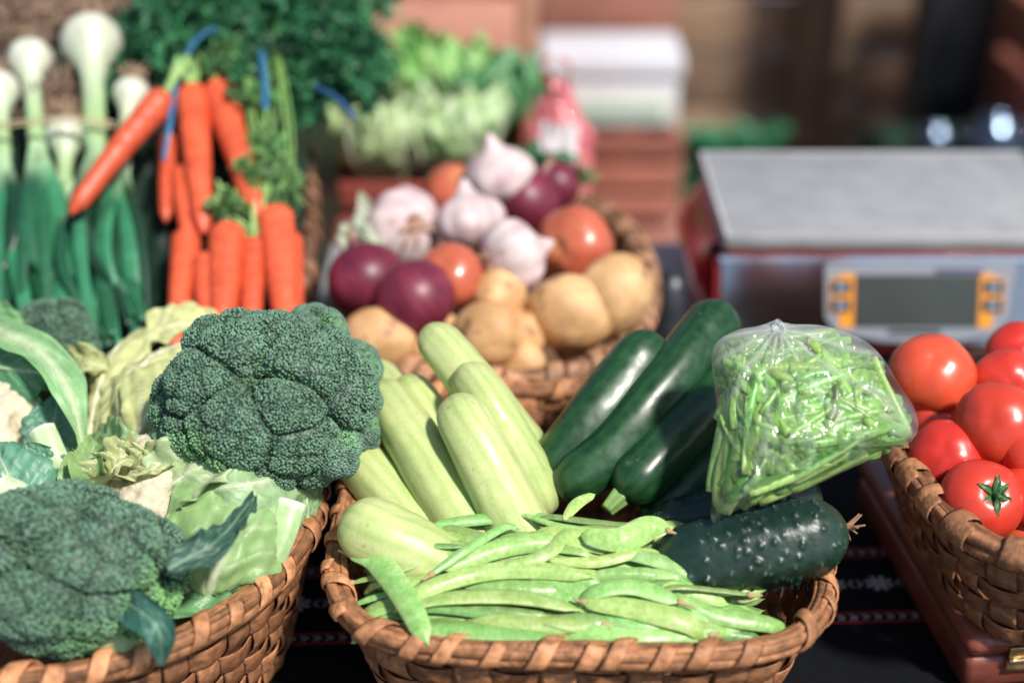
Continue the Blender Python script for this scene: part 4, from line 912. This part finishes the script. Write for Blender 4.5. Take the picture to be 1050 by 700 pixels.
build('red_stripes', red, M['thread'], cl, co, smooth=False); build('white_motifs', wht, M['thread'], cl, co, smooth=False)

# ------------------------------------------------------------------ carrots
def heapz(y): return .135+.45*(y-1.1)
def H(px, py, dz=0):   # point on the leaning heap
    d = FW+np.array([(px-525)/FPX, 0, 0])+UP*((350-py)/FPX); k = (.135-.495+dz-CAM_Z)/(d[2]-.45*d[1]); return CAMP+d*k
hN = nrm([0, -.45, 1])
GC = 'orange carrots on the leaning heap'
for i, (p0, p1, w, dz, lab, gr) in enumerate([
    ((171,96),(72,220),16,.078,'carrot lying slanted toward the spring onions, leftmost',1),
    ((197,90),(209,240),18,.040,'thick upright carrot right of the blue tie',1),
    ((222,86),(265,226),18,.042,'long carrot slanting down right beside the thick one',1),
    ((173,140),(170,228),11,.018,'narrow carrot half hidden under the slanted leftmost one',0),
    ((188,175),(196,256),15,.022,'carrot tip showing below the thick upright one',0),
    ((234,232),(226,378),20,.030,'thick lower carrot with stub stems, middle of the bottom row',1),
    ((262,246),(256,366),15,.026,'slim lower carrot between the two thick bottom ones',1),
    ((281,214),(300,370),20,.032,'thick lower carrot at the right end beside the basket edge',1),
    ((192,238),(180,366),16,.020,'lower carrot in shade at the left of the bottom row',0),
    ((210,262),(214,366),14,.026,'lower carrot next to the shaded leftmost bottom one',0),
    ((302,240),(308,340),9,.018,'thin carrot sliver behind the right end one',0)]):
    a, b = H(*p0, dz), H(*p1, dz*.8); P = cr([a, (a+b)/2+hN*.003, b], 60); u = np.linspace(0, 1, 60); r = pxr(a, w); rg = np.random.default_rng(i)
    o = P[30]-hN*r; t = thing('carrot', lab, 'carrot', o, GC)
    prof = np.clip(np.sqrt(1-(1-np.clip(u/.09, 0, 1))**2), .25, 1)*(1-.46*u)*np.clip((1-u)/.10, 0.03, 1)**.55
    mb = MB(); sweep(mb, P, r*prof, nv=28, col=lambda q, b_: mixc(np.array([.74,.115,.045])*(.85+.25*((i*37) % 10)/10), (.40,.05,.02), .55*np.clip((np.sin(q*110+sn(q*9, b_*2, i, 1)*6)-.75)*4, 0, 1)+.25*sn(q*14, b_, i, 1)), disp=lambda q, b_, i=i: 1+.02*np.sin(q*60+i+b_)+.02*sn(q*20, b_*2, i, 1)); build('root', mb, M['carrot'], t, o)
    if gr:
        mb = MB(); d = nrm(a-b)
        for k in range(6):
            q = a-d*.004; e = q+d*rg.uniform(.03, .05)+rg.normal(size=3)*.007+hN*.008; sweep(mb, cr([q, (q+e)/2+rg.normal(size=3)*.002, e], 10), np.linspace(.0035, .0017, 10), nv=8, col=(.30,.50,.16))
        build('stem_stubs', mb, M['stalk'], t, o)
# heap core
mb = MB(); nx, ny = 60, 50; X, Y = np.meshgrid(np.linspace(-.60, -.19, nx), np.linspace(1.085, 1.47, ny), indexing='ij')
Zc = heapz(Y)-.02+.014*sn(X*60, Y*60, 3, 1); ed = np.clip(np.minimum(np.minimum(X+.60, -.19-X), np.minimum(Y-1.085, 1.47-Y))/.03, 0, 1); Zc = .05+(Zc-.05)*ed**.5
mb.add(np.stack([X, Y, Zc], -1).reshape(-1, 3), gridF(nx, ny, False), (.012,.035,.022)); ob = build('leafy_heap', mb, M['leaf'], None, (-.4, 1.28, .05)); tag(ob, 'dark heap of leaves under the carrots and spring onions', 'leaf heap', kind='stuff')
# feathery carrot tops: thousands of leaflets
def feathery(name, label, blobs, n, seed, cols, ls=.007, kind='stuff'):
    rg = np.random.default_rng(seed); mb = MB(); Vs = []; Cs = []
    for (c, rad, wt) in blobs:
        c = np.asarray(c); m_ = int(n*wt); nf = max(4, m_//60)
        for f in range(nf):
            d = nrm(rg.normal(size=3)+[0, -.2, .2]); L = rad*rg.uniform(.7, 1.25); st = c+rg.normal(size=3)*rad*.25; P = cr([st, st+d*L*.5+rg.normal(size=3)*.006, st+d*L+[0, 0, -L*.3]], 16)
            cc = mixc(cols[0], cols[1], rg.random())*rg.uniform(.5, 1.5)
            sweep(mb, P, np.linspace(.0016, .0006, 16), nv=4, col=cc*1.3, caps=False)
            k = 60; tt = rg.uniform(.2, 1, k); p = P[(tt*15).astype(int)]+rg.normal(size=(k, 3))*(rad*.13*(1.15-tt))[:, None]
            e1 = nrm(rg.normal(size=(k, 3))+d)*ls*rg.uniform(.6, 1.4, (k, 1)); e2 = nrm(np.cross(e1, rg.normal(size=(k, 3))))*ls*.28
            Vs.append(np.stack([p, p+e1*.5+e2, p+e1, p+e1*.5-e2], 1)); Cs.append(np.repeat((cc*rg.uniform(.6, 1.4, (k, 1)))[:, None], 4, 1))
    V = np.concatenate(Vs); C = np.concatenate(Cs); mb.add(V.reshape(-1, 3), np.arange(len(V)*4).reshape(-1, 4), C.reshape(-1, 3))
    c = np.asarray(blobs[0][0]); ob = build(name, mb, M['feather'], None, c, smooth=False); return tag(ob, label, 'foliage', kind=kind)
fb = []
for (x, y, w_, rd) in [(230,40,.12,.06),(290,30,.14,.07),(345,30,.14,.06),(318,75,.06,.035),(362,66,.10,.035),(265,80,.07,.045),(190,25,.10,.06),(150,30,.08,.05),(135,75,.05,.04),(300,-20,.12,.07),(210,-20,.10,.07)]:
    p = H(x, y, .03); p[1] -= 0; fb.append((p, rd, w_))
feathery('carrot_foliage', 'dark feathery carrot tops massed above the carrots', fb, 24000, 3, ((.02,.12,.055), (.06,.24,.10)), .0095)
lb = [(H(x, y, .045), rd, w_) for (x, y, w_, rd) in [(238,70,.2,.02),(262,105,.2,.022),(278,150,.2,.022),(290,185,.2,.02),(230,215,.1,.014),(258,175,.1,.018)]]
feathery('carrot_foliage', 'lighter green feathery sprigs between the carrots', lb, 5000, 4, ((.12,.30,.10), (.25,.42,.15)), .006)
mb = MB()
for k in range(14):
    x = 240+k*3.6; q_ = random.uniform(.5, 1.4); sweep(mb, cr([H(x+random.uniform(-9, 4), 20, .05), H(x+5+random.uniform(-7, 7), 90, .05), H(x+10+random.uniform(-12, 8), 160, .035), H(x+random.uniform(-6, 10), 215, .035)], 20), .0013, nv=6, col=(.22*q_,.40*q_,.11*q_))
ob = build('carrot_stems', mb, M['stalk'], None, H(265, 120)); tag(ob, 'thin green carrot stems running down to the lower carrots', 'stems', kind='stuff')
def ribbon(label, pts, w, col):
    P = cr(pts, 40); mb = MB(); sweep(mb, P, w*.8, .0006, nv=8, up=hN, col=col, disp=lambda a, b: 1+.25*sn(a*14, b, 3, 1)); ob = build('plastic_tie', mb, M['plastic'], None, P[0]); tag(ob, label, 'tie')
ribbon('blue plastic tie looped around the carrot tops', [H(222,28,.075),H(204,38,.08),H(189,62,.082),H(179,92,.08),H(174,125,.075),H(168,165,.06)], .0034, (.04,.14,.28))
ribbon('second blue tie further right among the green stems', [H(268,52,.07),H(271,80,.07),H(272,112,.065)], .0035, (.03,.14,.30))
ribbon('blue tie across the feathery tops near the lettuces', [H(322,88,.075),H(345,100,.08),H(365,122,.075)], .0035, (.02,.07,.16))

# ------------------------------------------------------------------ spring onions
OG = 'spring onions with bulbs upward on the leaning heap'
for i, (bxp, byp, rp_, nx_, ny_, dz, lab) in enumerate([
    (31,60,23,38,150,.050,'spring onion with medium white bulb, second from the left'),
    (94,42,31,98,150,.058,'spring onion with the largest white bulb'),
    (135,96,19,122,165,.048,'spring onion with small bulb tilted right beside the carrots'),
    (68,138,21,66,190,.040,'spring onion whose round bulb sits lower than the rest'),
    (-2,92,22,4,160,.046,'spring onion cut off by the left edge'),
    (55,190,10,58,220,.030,'thin spring onion stem between the larger ones')]):
    c = H(bxp, byp, dz); r = pxr(c, rp_); nk = H(nx_, ny_, dz*.85); o = c-hN*r; t = thing('spring_onion', lab, 'spring onion', o, OG); d = nrm(nk-c); L = np.linalg.norm(nk-c)
    P = cr([c-d*r*.9, c, c+d*r*1.6, nk], 60); s = np.linalg.norm(P-P[0], axis=1)/r
    rr = r*np.where(s < 1.0, np.sqrt(np.clip(1-(1-s)**2, 0.01, 1)), .36+.64*np.exp(-((s-1.0)/.95)**2))
    mb = MB(); sweep(mb, P, rr, nv=32, up=hN, col=lambda q, b_: mixc(mixc((.62,.63,.52), (.34,.52,.24), np.clip((q-.22)*1.8, 0, 1)), (.40,.36,.22), .35*np.clip(np.sin(b_*11+sn(q*5, b_*2, i, 1)*2), 0, 1)**4+.25*np.clip(sn(q*12, b_*3, i+5, 1)-.2, 0, 1))); build('bulb', mb, M['white_bulb'], t, o)
    rg = np.random.default_rng(i+3); mb = MB()
    for k in range(70):
        v = nrm(-d*1.0+rg.normal(size=3)*.75+hN*.1); q = c-d*r*.85; sweep(mb, cr([q, q+v*r*.5+rg.normal(size=3)*.002, q+v*r*rg.uniform(.6, 1.1)+rg.normal(size=3)*.004], 6), np.linspace(.0009, .0004, 6), nv=4, col=np.array([.40,.27,.18])*rg.uniform(.6, 1.3))
    build('roots', mb, M['fibre'], t, o)
    for k in range(9):
        e1 = H(nx_+rg.uniform(-20, 26), ny_+rg.uniform(60, 90), dz*.7+rg.uniform(-.01, .012)); e2 = H(nx_+rg.uniform(-30, 50), min(ny_+rg.uniform(150, 210), 355), .012+rg.uniform(0, .02))
        P = cr([nk-d*.012, nk+d*.012+rg.normal(size=3)*.003, e1, e2], 40); w = rg.uniform(.0032, .0082); u = np.linspace(0, 1, 40)
        g = np.array([.02,.12,.055])*rg.uniform(.25, 1.9)
        mb = MB(); sweep(mb, P, w*(.6+.6*np.sin(PI*np.clip(u*.9+.1, 0, 1))), w*.45*(1-.5*u), nv=12, up=hN, col=lambda q, b_, g=g: mixc((.40,.58,.32), g, np.clip(q*4-.3, 0, 1))); build('leaf', mb, M['tube_leaf'], t, o)
# brown roots mass behind the bulbs
rg = np.random.default_rng(4); mb = MB()
for (x, y, rd) in [(18,22,.035),(60,105,.028),(100,10,.035),(8,5,.03)]:
    c = H(x, y, .02)
    for k in range(260):
        v = nrm(rg.normal(size=3)); q = c+v*rd*rg.uniform(0, .5); sweep(mb, cr([q, q+v*rd*.4+rg.normal(size=3)*.004, q+v*rd*.8+rg.normal(size=3)*.008], 5), .0009, nv=4, col=np.array([.36,.24,.17])*rg.uniform(.5, 1.4), caps=False)
ob = build('dry_roots', mb, M['fibre'], None, H(60, 60)); tag(ob, 'tangle of brown onion roots behind the white bulbs', 'roots', kind='stuff')
P = cr([H(-10,128,.07),H(40,122,.078),H(80,121,.078),H(118,126,.07)], 30); mb = MB(); sweep(mb, P, .0012, nv=8, col=(.5,.42,.25)); sweep(mb, P+[0,0,-.004], .0011, nv=8, col=(.45,.38,.22)); ob = build('twine', mb, M['fibre'], None, P[0]); tag(ob, 'thin twine tied around the spring onion necks', 'twine')

# ------------------------------------------------------------------ background
mb = MB(); mb.add([[-60,-20,-.8],[60,-20,-.8],[60,120,-.8],[-60,120,-.8]], np.array([[0, 1, 2, 3]]), (.20,.20,.21)); ob = build('ground', mb, M['ground']); tag(ob, kind='structure')
def crate(label, x0, x1, y0, y1, z0, z1, col, nsl=3, group='wooden crates behind the stall', tall=0, post=.022):
    o = np.array([(x0+x1)/2, (y0+y1)/2, z0]); t = thing('wooden_crate', label, 'crate', o, group); rg = np.random.default_rng(int(abs(x0*977+z0*311))); th_ = .009
    h = (z1-z0)/nsl
    for k in range(nsl):
        za, zb = z0+k*h+.004, z0+(k+1)*h-h*.16
        for (a, b, c, d) in [(x0, x1, y0, y0+th_), (x0, x1, y1-th_, y1), (x0, x0+th_, y0+th_+.001, y1-th_-.001), (x1-th_, x1, y0+th_+.001, y1-th_-.001)]:
            mb = MB(); box(mb, a, b, c, d, za, zb, np.array(col)*rg.uniform(.75, 1.25), .0015); build('slat', mb, M['wood_red'], t, o)
    for (px_, py_) in [(x0+th_+.001, y0+th_+.001), (x1-th_-post-.001, y0+th_+.001), (x0+th_+.001, y1-th_-post-.001), (x1-th_-post-.001, y1-th_-post-.001)]:
        mb = MB(); box(mb, px_, px_+post, py_, py_+post, z0, z1+.004+tall, np.array(col)*1.1, .002); build('corner_post', mb, M['wood_red'], t, o)
    mb = MB(); box(mb, x0+th_+.001, x1-th_-.001, y0+th_+.001, y1-th_-.001, z0+.002, z0+.010, np.array(col)*.7, .001); build('bottom', mb, M['wood_red'], t, o)
    return t
TC = (.36,.13,.085)
crate('red brown crate filled with lettuces behind the oval basket', -.235, .022, 1.505, 1.85, -.062, .068, (.30,.06,.04), 3, tall=.0)
crate('stacked crate directly beneath the lettuce crate', -.235, .022, 1.505, 1.85, -.25, -.065, TC, 3)
crate('second crate from the ground under the lettuces', -.235, .022, 1.505, 1.85, -.50, -.255, TC, 3)
crate('bottom crate of the stack under the lettuces', -.235, .022, 1.505, 1.85, -.80, -.505, TC, 3)
mb = MB(); box(mb, .006, .036, 1.90, 1.93, -.8, .27, (.42,.20,.13), .003); ob = build('wooden_post', mb, M['wood_red'], None, (.021, 1.915, -.8)); tag(ob, 'upright wooden post behind the lettuce crate', 'post')
crate('high crate at the back left above the lettuces', -.46, .03, 2.42, 2.75, -.36, .05, (.50,.23,.16), 2)
crate('lower crate of the back left stack', -.46, .03, 2.42, 2.75, -.80, -.365, (.42,.18,.12), 3)
crate('crate directly under the white foam box', .10, .345, 2.70, 2.98, -.52, -.322, (.32,.11,.075), 3)
crate('bottom crate beneath the white foam box', .10, .345, 2.70, 2.98, -.80, -.525, (.40,.17,.12), 3)
crate('terracotta crate on edge behind the white foam box', .06, .36, 3.05, 3.3, -.25, .20, (.40,.17,.12), 2)
crate('crate supporting the one behind the foam box', .06, .36, 3.05, 3.3, -.80, -.255, (.34,.12,.08), 4)
crate('red brown crate at the far right behind the scale', 1.20, 1.62, 3.05, 3.45, -.52, .12, (.30,.10,.075), 4)
crate('lower red brown crate at the far right', 1.20, 1.62, 3.05, 3.45, -.80, -.525, (.26,.08,.06), 2)
# foam box
o = np.array([.196, 2.8, -.318]); t = thing('foam_box', 'white foam box with pale printed band on stacked crates', 'box', o)
mb = MB(); box(mb, .065, .330, 2.70, 2.86, -.318, -.215, (.60,.60,.62), .006); build('tub', mb, M['foam'], t, o)
mb = MB(); box(mb, .058, .337, 2.693, 2.867, -.213, -.170, (.62,.62,.66), .006); build('lid', mb, M['foam'], t, o)
mb = MB(); box(mb, .075, .32, 2.696, 2.6992, -.308, -.250, (.60,.62,.54), .001); build('printed_band', mb, M['foam'], t, o)
mb = MB()
for k in range(9): box(mb, .09+k*.024, .104+k*.024, 2.6925, 2.6957, -.292, -.272, (.16,.42,.32), .001)
build('printed_marks', mb, M['foam'], t, o)
# red and white bag
o = np.array([.062, 1.52, .0]); t = thing('shopping_bag', 'crumpled red and white plastic bag behind the oval basket', 'bag', o)
D = nrm(ICO5); V = D*[.034,.028,.092]; V[:, 2] += .088; k = np.clip((V[:, 2]-.11)/.07, 0, 1); V[:, 0] *= 1-.45*k; V[:, 1] *= 1-.4*k; V += D*(.004*sn3(D, 3, 6)+.003*sn3(D, 5, 14))[:, None]; V[:, 0] += -.012*(V[:, 2]/.18)
cc = mixc((.80,.74,.74), (.62,.04,.06), (np.abs(V[:, 2]-.135) < .0)+((V[:, 2] < .085) | (V[:, 2] > .135) | (V[:, 0] > .012)|(V[:, 0] < -.03))*.8)
mb = MB(); mb.add(V+[o[0], o[1], 0], ICO5F, cc); build('sack', mb, M['redbody'], t, o)
mb = MB()
for s_ in (-1, 1): sweep(mb, cr([o+[-.01+s_*.008, 0, .165], o+[-.014+s_*.016, .0, .195], o+[-.014+s_*.005, 0, .205]], 12), .004, .0012, nv=8, col=(.62,.05,.07))
build('handle', mb, M['redbody'], t, o)
# lettuces
rg = np.random.default_rng(8)
for i, (px, py, r, lab, cA, cB) in enumerate([
    (328,130,.055,'pale lettuce head at the left end of the crate',(.38,.54,.20),(.74,.80,.54)),
    (392,138,.060,'whitish lettuce head in the front of the crate',(.46,.60,.28),(.82,.85,.66)),
    (460,135,.062,'pale lettuce head front right beside the wooden post',(.42,.60,.28),(.80,.84,.66)),
    (440,85,.070,'green lettuce head in the middle at the back',(.26,.56,.14),(.64,.76,.40)),
    (500,95,.060,'darker lettuce at the back right of the crate',(.07,.26,.09),(.3,.48,.24)),
    (375,80,.060,'darker lettuce at the back left under the carrot tops',(.07,.28,.10),(.3,.5,.24)),
    (350,105,.05,'small lettuce between the left ones',(.16,.38,.14),(.5,.62,.36))]):
    r *= 1.25; c = U(px, py+14, .075); o = c-[0, 0, r*.7]; t = thing('lettuce', lab, 'lettuce', o, 'lettuces in the red brown crate')
    for k in range(11):
        a = k*2.4; d = np.array([math.cos(a), math.sin(a), 0]); q = c-[0, 0, r*.6]; out = .95 if k > 4 else .5
        mb = MB(); leaf(mb, [q, q+d*r*.75*out+[0,0,r*.55], q+d*r*out+[0,0,r*1.15], q+d*r*(out-.15)+[0,0,r*1.5]], r*.62, -d+np.array([0,0,.4]), cols=(cA, cB), seed=i*20+k, cup=.6, ruffle=.45, rib=.1, nu=22, nv=15); build('leaf', mb, M['leaf'], t, o)
# weathered board fence
o = np.array([.9, 3.75, -.8]); t = thing('board_fence', 'weathered brown board fence across the background', 'fence', o, None)
z = -.80; k = 0
while z < .9:
    h = .155
    for (x0, x1) in ((-2.6, -.9), (-.89, .28), (.29, .80), (.81, 2.2)):
        mb = MB(); v = rg.uniform(.6, 1.25); box(mb, x0, x1, 3.74+rg.uniform(0, .012), 3.765, z, z+h*.95, np.array([.27,.17,.105])*v, .004); build('board', mb, M['wood_old'], t, o)
    z += h; k += 1
for x in (-.9, .80): mb = MB(); box(mb, x-.05, x+.05, 3.60, 3.735, -.8, .95, (.13,.075,.045), .004); build('post', mb, M['wood_old'], t, o)
# black post with metal pots in front of it
mb = MB(); box(mb, .97, 1.155, 3.30, 3.42, -.8, .6, (.012,.013,.016), .02); ob = build('black_post', mb, M['plastic'], None, (1.06, 3.36, -.8)); tag(ob, 'thick black post behind the scale', 'post')
mb = MB(); box(mb, .86, 1.22, 2.95, 3.22, -.8, -.50, (.012,.05,.035), .01); ob = build('storage_bin', mb, M['plastic'], None, (1.04, 3.08, -.8)); tag(ob, 'dark green bin carrying the metal pots', 'bin')
for (x, y, r, lab) in ((1.08, 3.02, .068, 'larger blue grey metal pot in front of the black post'), (.955, 3.04, .045, 'smaller blue grey metal pot beside the larger one')):
    o = np.array([x, y, -.498]); t = thing('metal_pot', lab, 'pot', o, 'metal pots behind the scale'); prof = np.array([(.02, 0), (.75, 0), (.97, .2), (1, .6), (.92, 1.0), (.60, 1.25), (.5, 1.4), (.52, 1.45), (.03, 1.5)]); n = 40
    a = np.linspace(0, 2*PI, n, endpoint=False); V = np.array([[x+p*r*math.cos(q), y+p*r*math.sin(q), -.498+h*r] for p, h in prof for q in a]); mb = MB(); mb.add(V, gridF(len(prof), n), (.14,.19,.26)); build('body', mb, M['steel'], t, o)
    mb = MB(); q = np.linspace(-1.4, 1.4, 16); sweep(mb, np.stack([x+r*.9+r*.45*np.cos(q), y+0*q, -.498+r*.7+r*.4*np.sin(q)], 1), .006, nv=8, up=(0,1,0), col=(.4,.45,.5)); build('handle', mb, M['steel'], t, o)
for i, (px, py, lab) in enumerate([(712,148,'green leafy plant left of the others by the fence foot'), (745,146,'green leafy plant in the middle at the fence foot'), (782,147,'green leafy plant at the right, at the fence foot'), (915,140,'dark green plant beside the black post')]):
    c = UY(px, py, 3.45); c[2] = -.8; t = thing('leafy_plant', lab, 'plant', c, 'plants at the fence foot'); top = UY(px, py, 3.45)
    mb = MB(); sweep(mb, cr([c, (c+top)/2+[.01,0,0], top], 8), .008, nv=8, col=(.1,.16,.06)); build('stem', mb, M['stalk'], t, c)
    for k in range(26):
        a = rg.uniform(0, 6.28); d = np.array([math.cos(a), math.sin(a), rg.uniform(-.4, .7)]); q = top+[0, 0, rg.uniform(-.16, .02)]; l = rg.uniform(.06, .11)
        mb = MB() if k == 0 else mb
        leaf(mb, [q, q+d*l*.5+[0,0,.01], q+d*l], .025, (0,-.5,.8), cols=((.02,.16,.07),(.05,.26,.1)) if i < 3 else ((.01,.06,.04),(.03,.1,.06)), seed=k, nu=10, nv=7)
    build('leaves', mb, M['leaf'], t, c)

# ------------------------------------------------------------------ camera, light, world
cam_d = bpy.data.cameras.new('camera'); cam_o = bpy.data.objects.new('camera', cam_d); COL.objects.link(cam_o)
cam_o.location = (0, 0, CAM_Z); cam_o.rotation_euler = (PI/2-PITCH, 0, 0)
cam_d.sensor_width = 36; cam_d.lens = 36*FPX/1050; cam_d.clip_start = .02; cam_d.clip_end = 500
cam_d.dof.use_dof = True; cam_d.dof.focus_distance = .925; cam_d.dof.aperture_fstop = 2.1
SC.camera = cam_o
EL, AZ = R(52), R(140)       # azimuth clockwise from +Y
sd = np.array([math.sin(AZ)*math.cos(EL), math.cos(AZ)*math.cos(EL), math.sin(EL)])
sl = bpy.data.lights.new('sun', 'SUN'); sl.energy = 5.2; sl.angle = R(5); sl.color = (1, .95, .88)
so = bpy.data.objects.new('sun', sl); COL.objects.link(so); so.rotation_euler = Vector((-sd).tolist()).to_track_quat('-Z', 'Y').to_euler(); so.location = (sd*5).tolist()
w = bpy.data.worlds.new('World'); SC.world = w; w.use_nodes = True; nt = w.node_tree; bg = nt.nodes['Background']
sky = nt.nodes.new('ShaderNodeTexSky'); sky.sky_type = 'NISHITA'; sky.sun_disc = False; sky.sun_elevation = EL; sky.sun_rotation = AZ
nt.links.new(sky.outputs[0], bg.inputs['Color']); bg.inputs['Strength'].default_value = .115
SC.view_settings.view_transform = 'Standard'; SC.view_settings.look = 'None'; SC.view_settings.exposure = 0
SC.render.engine = 'CYCLES'; SC.cycles.transparent_max_bounces = 12; SC.cycles.max_bounces = 8
SC.cycles.use_denoising = True
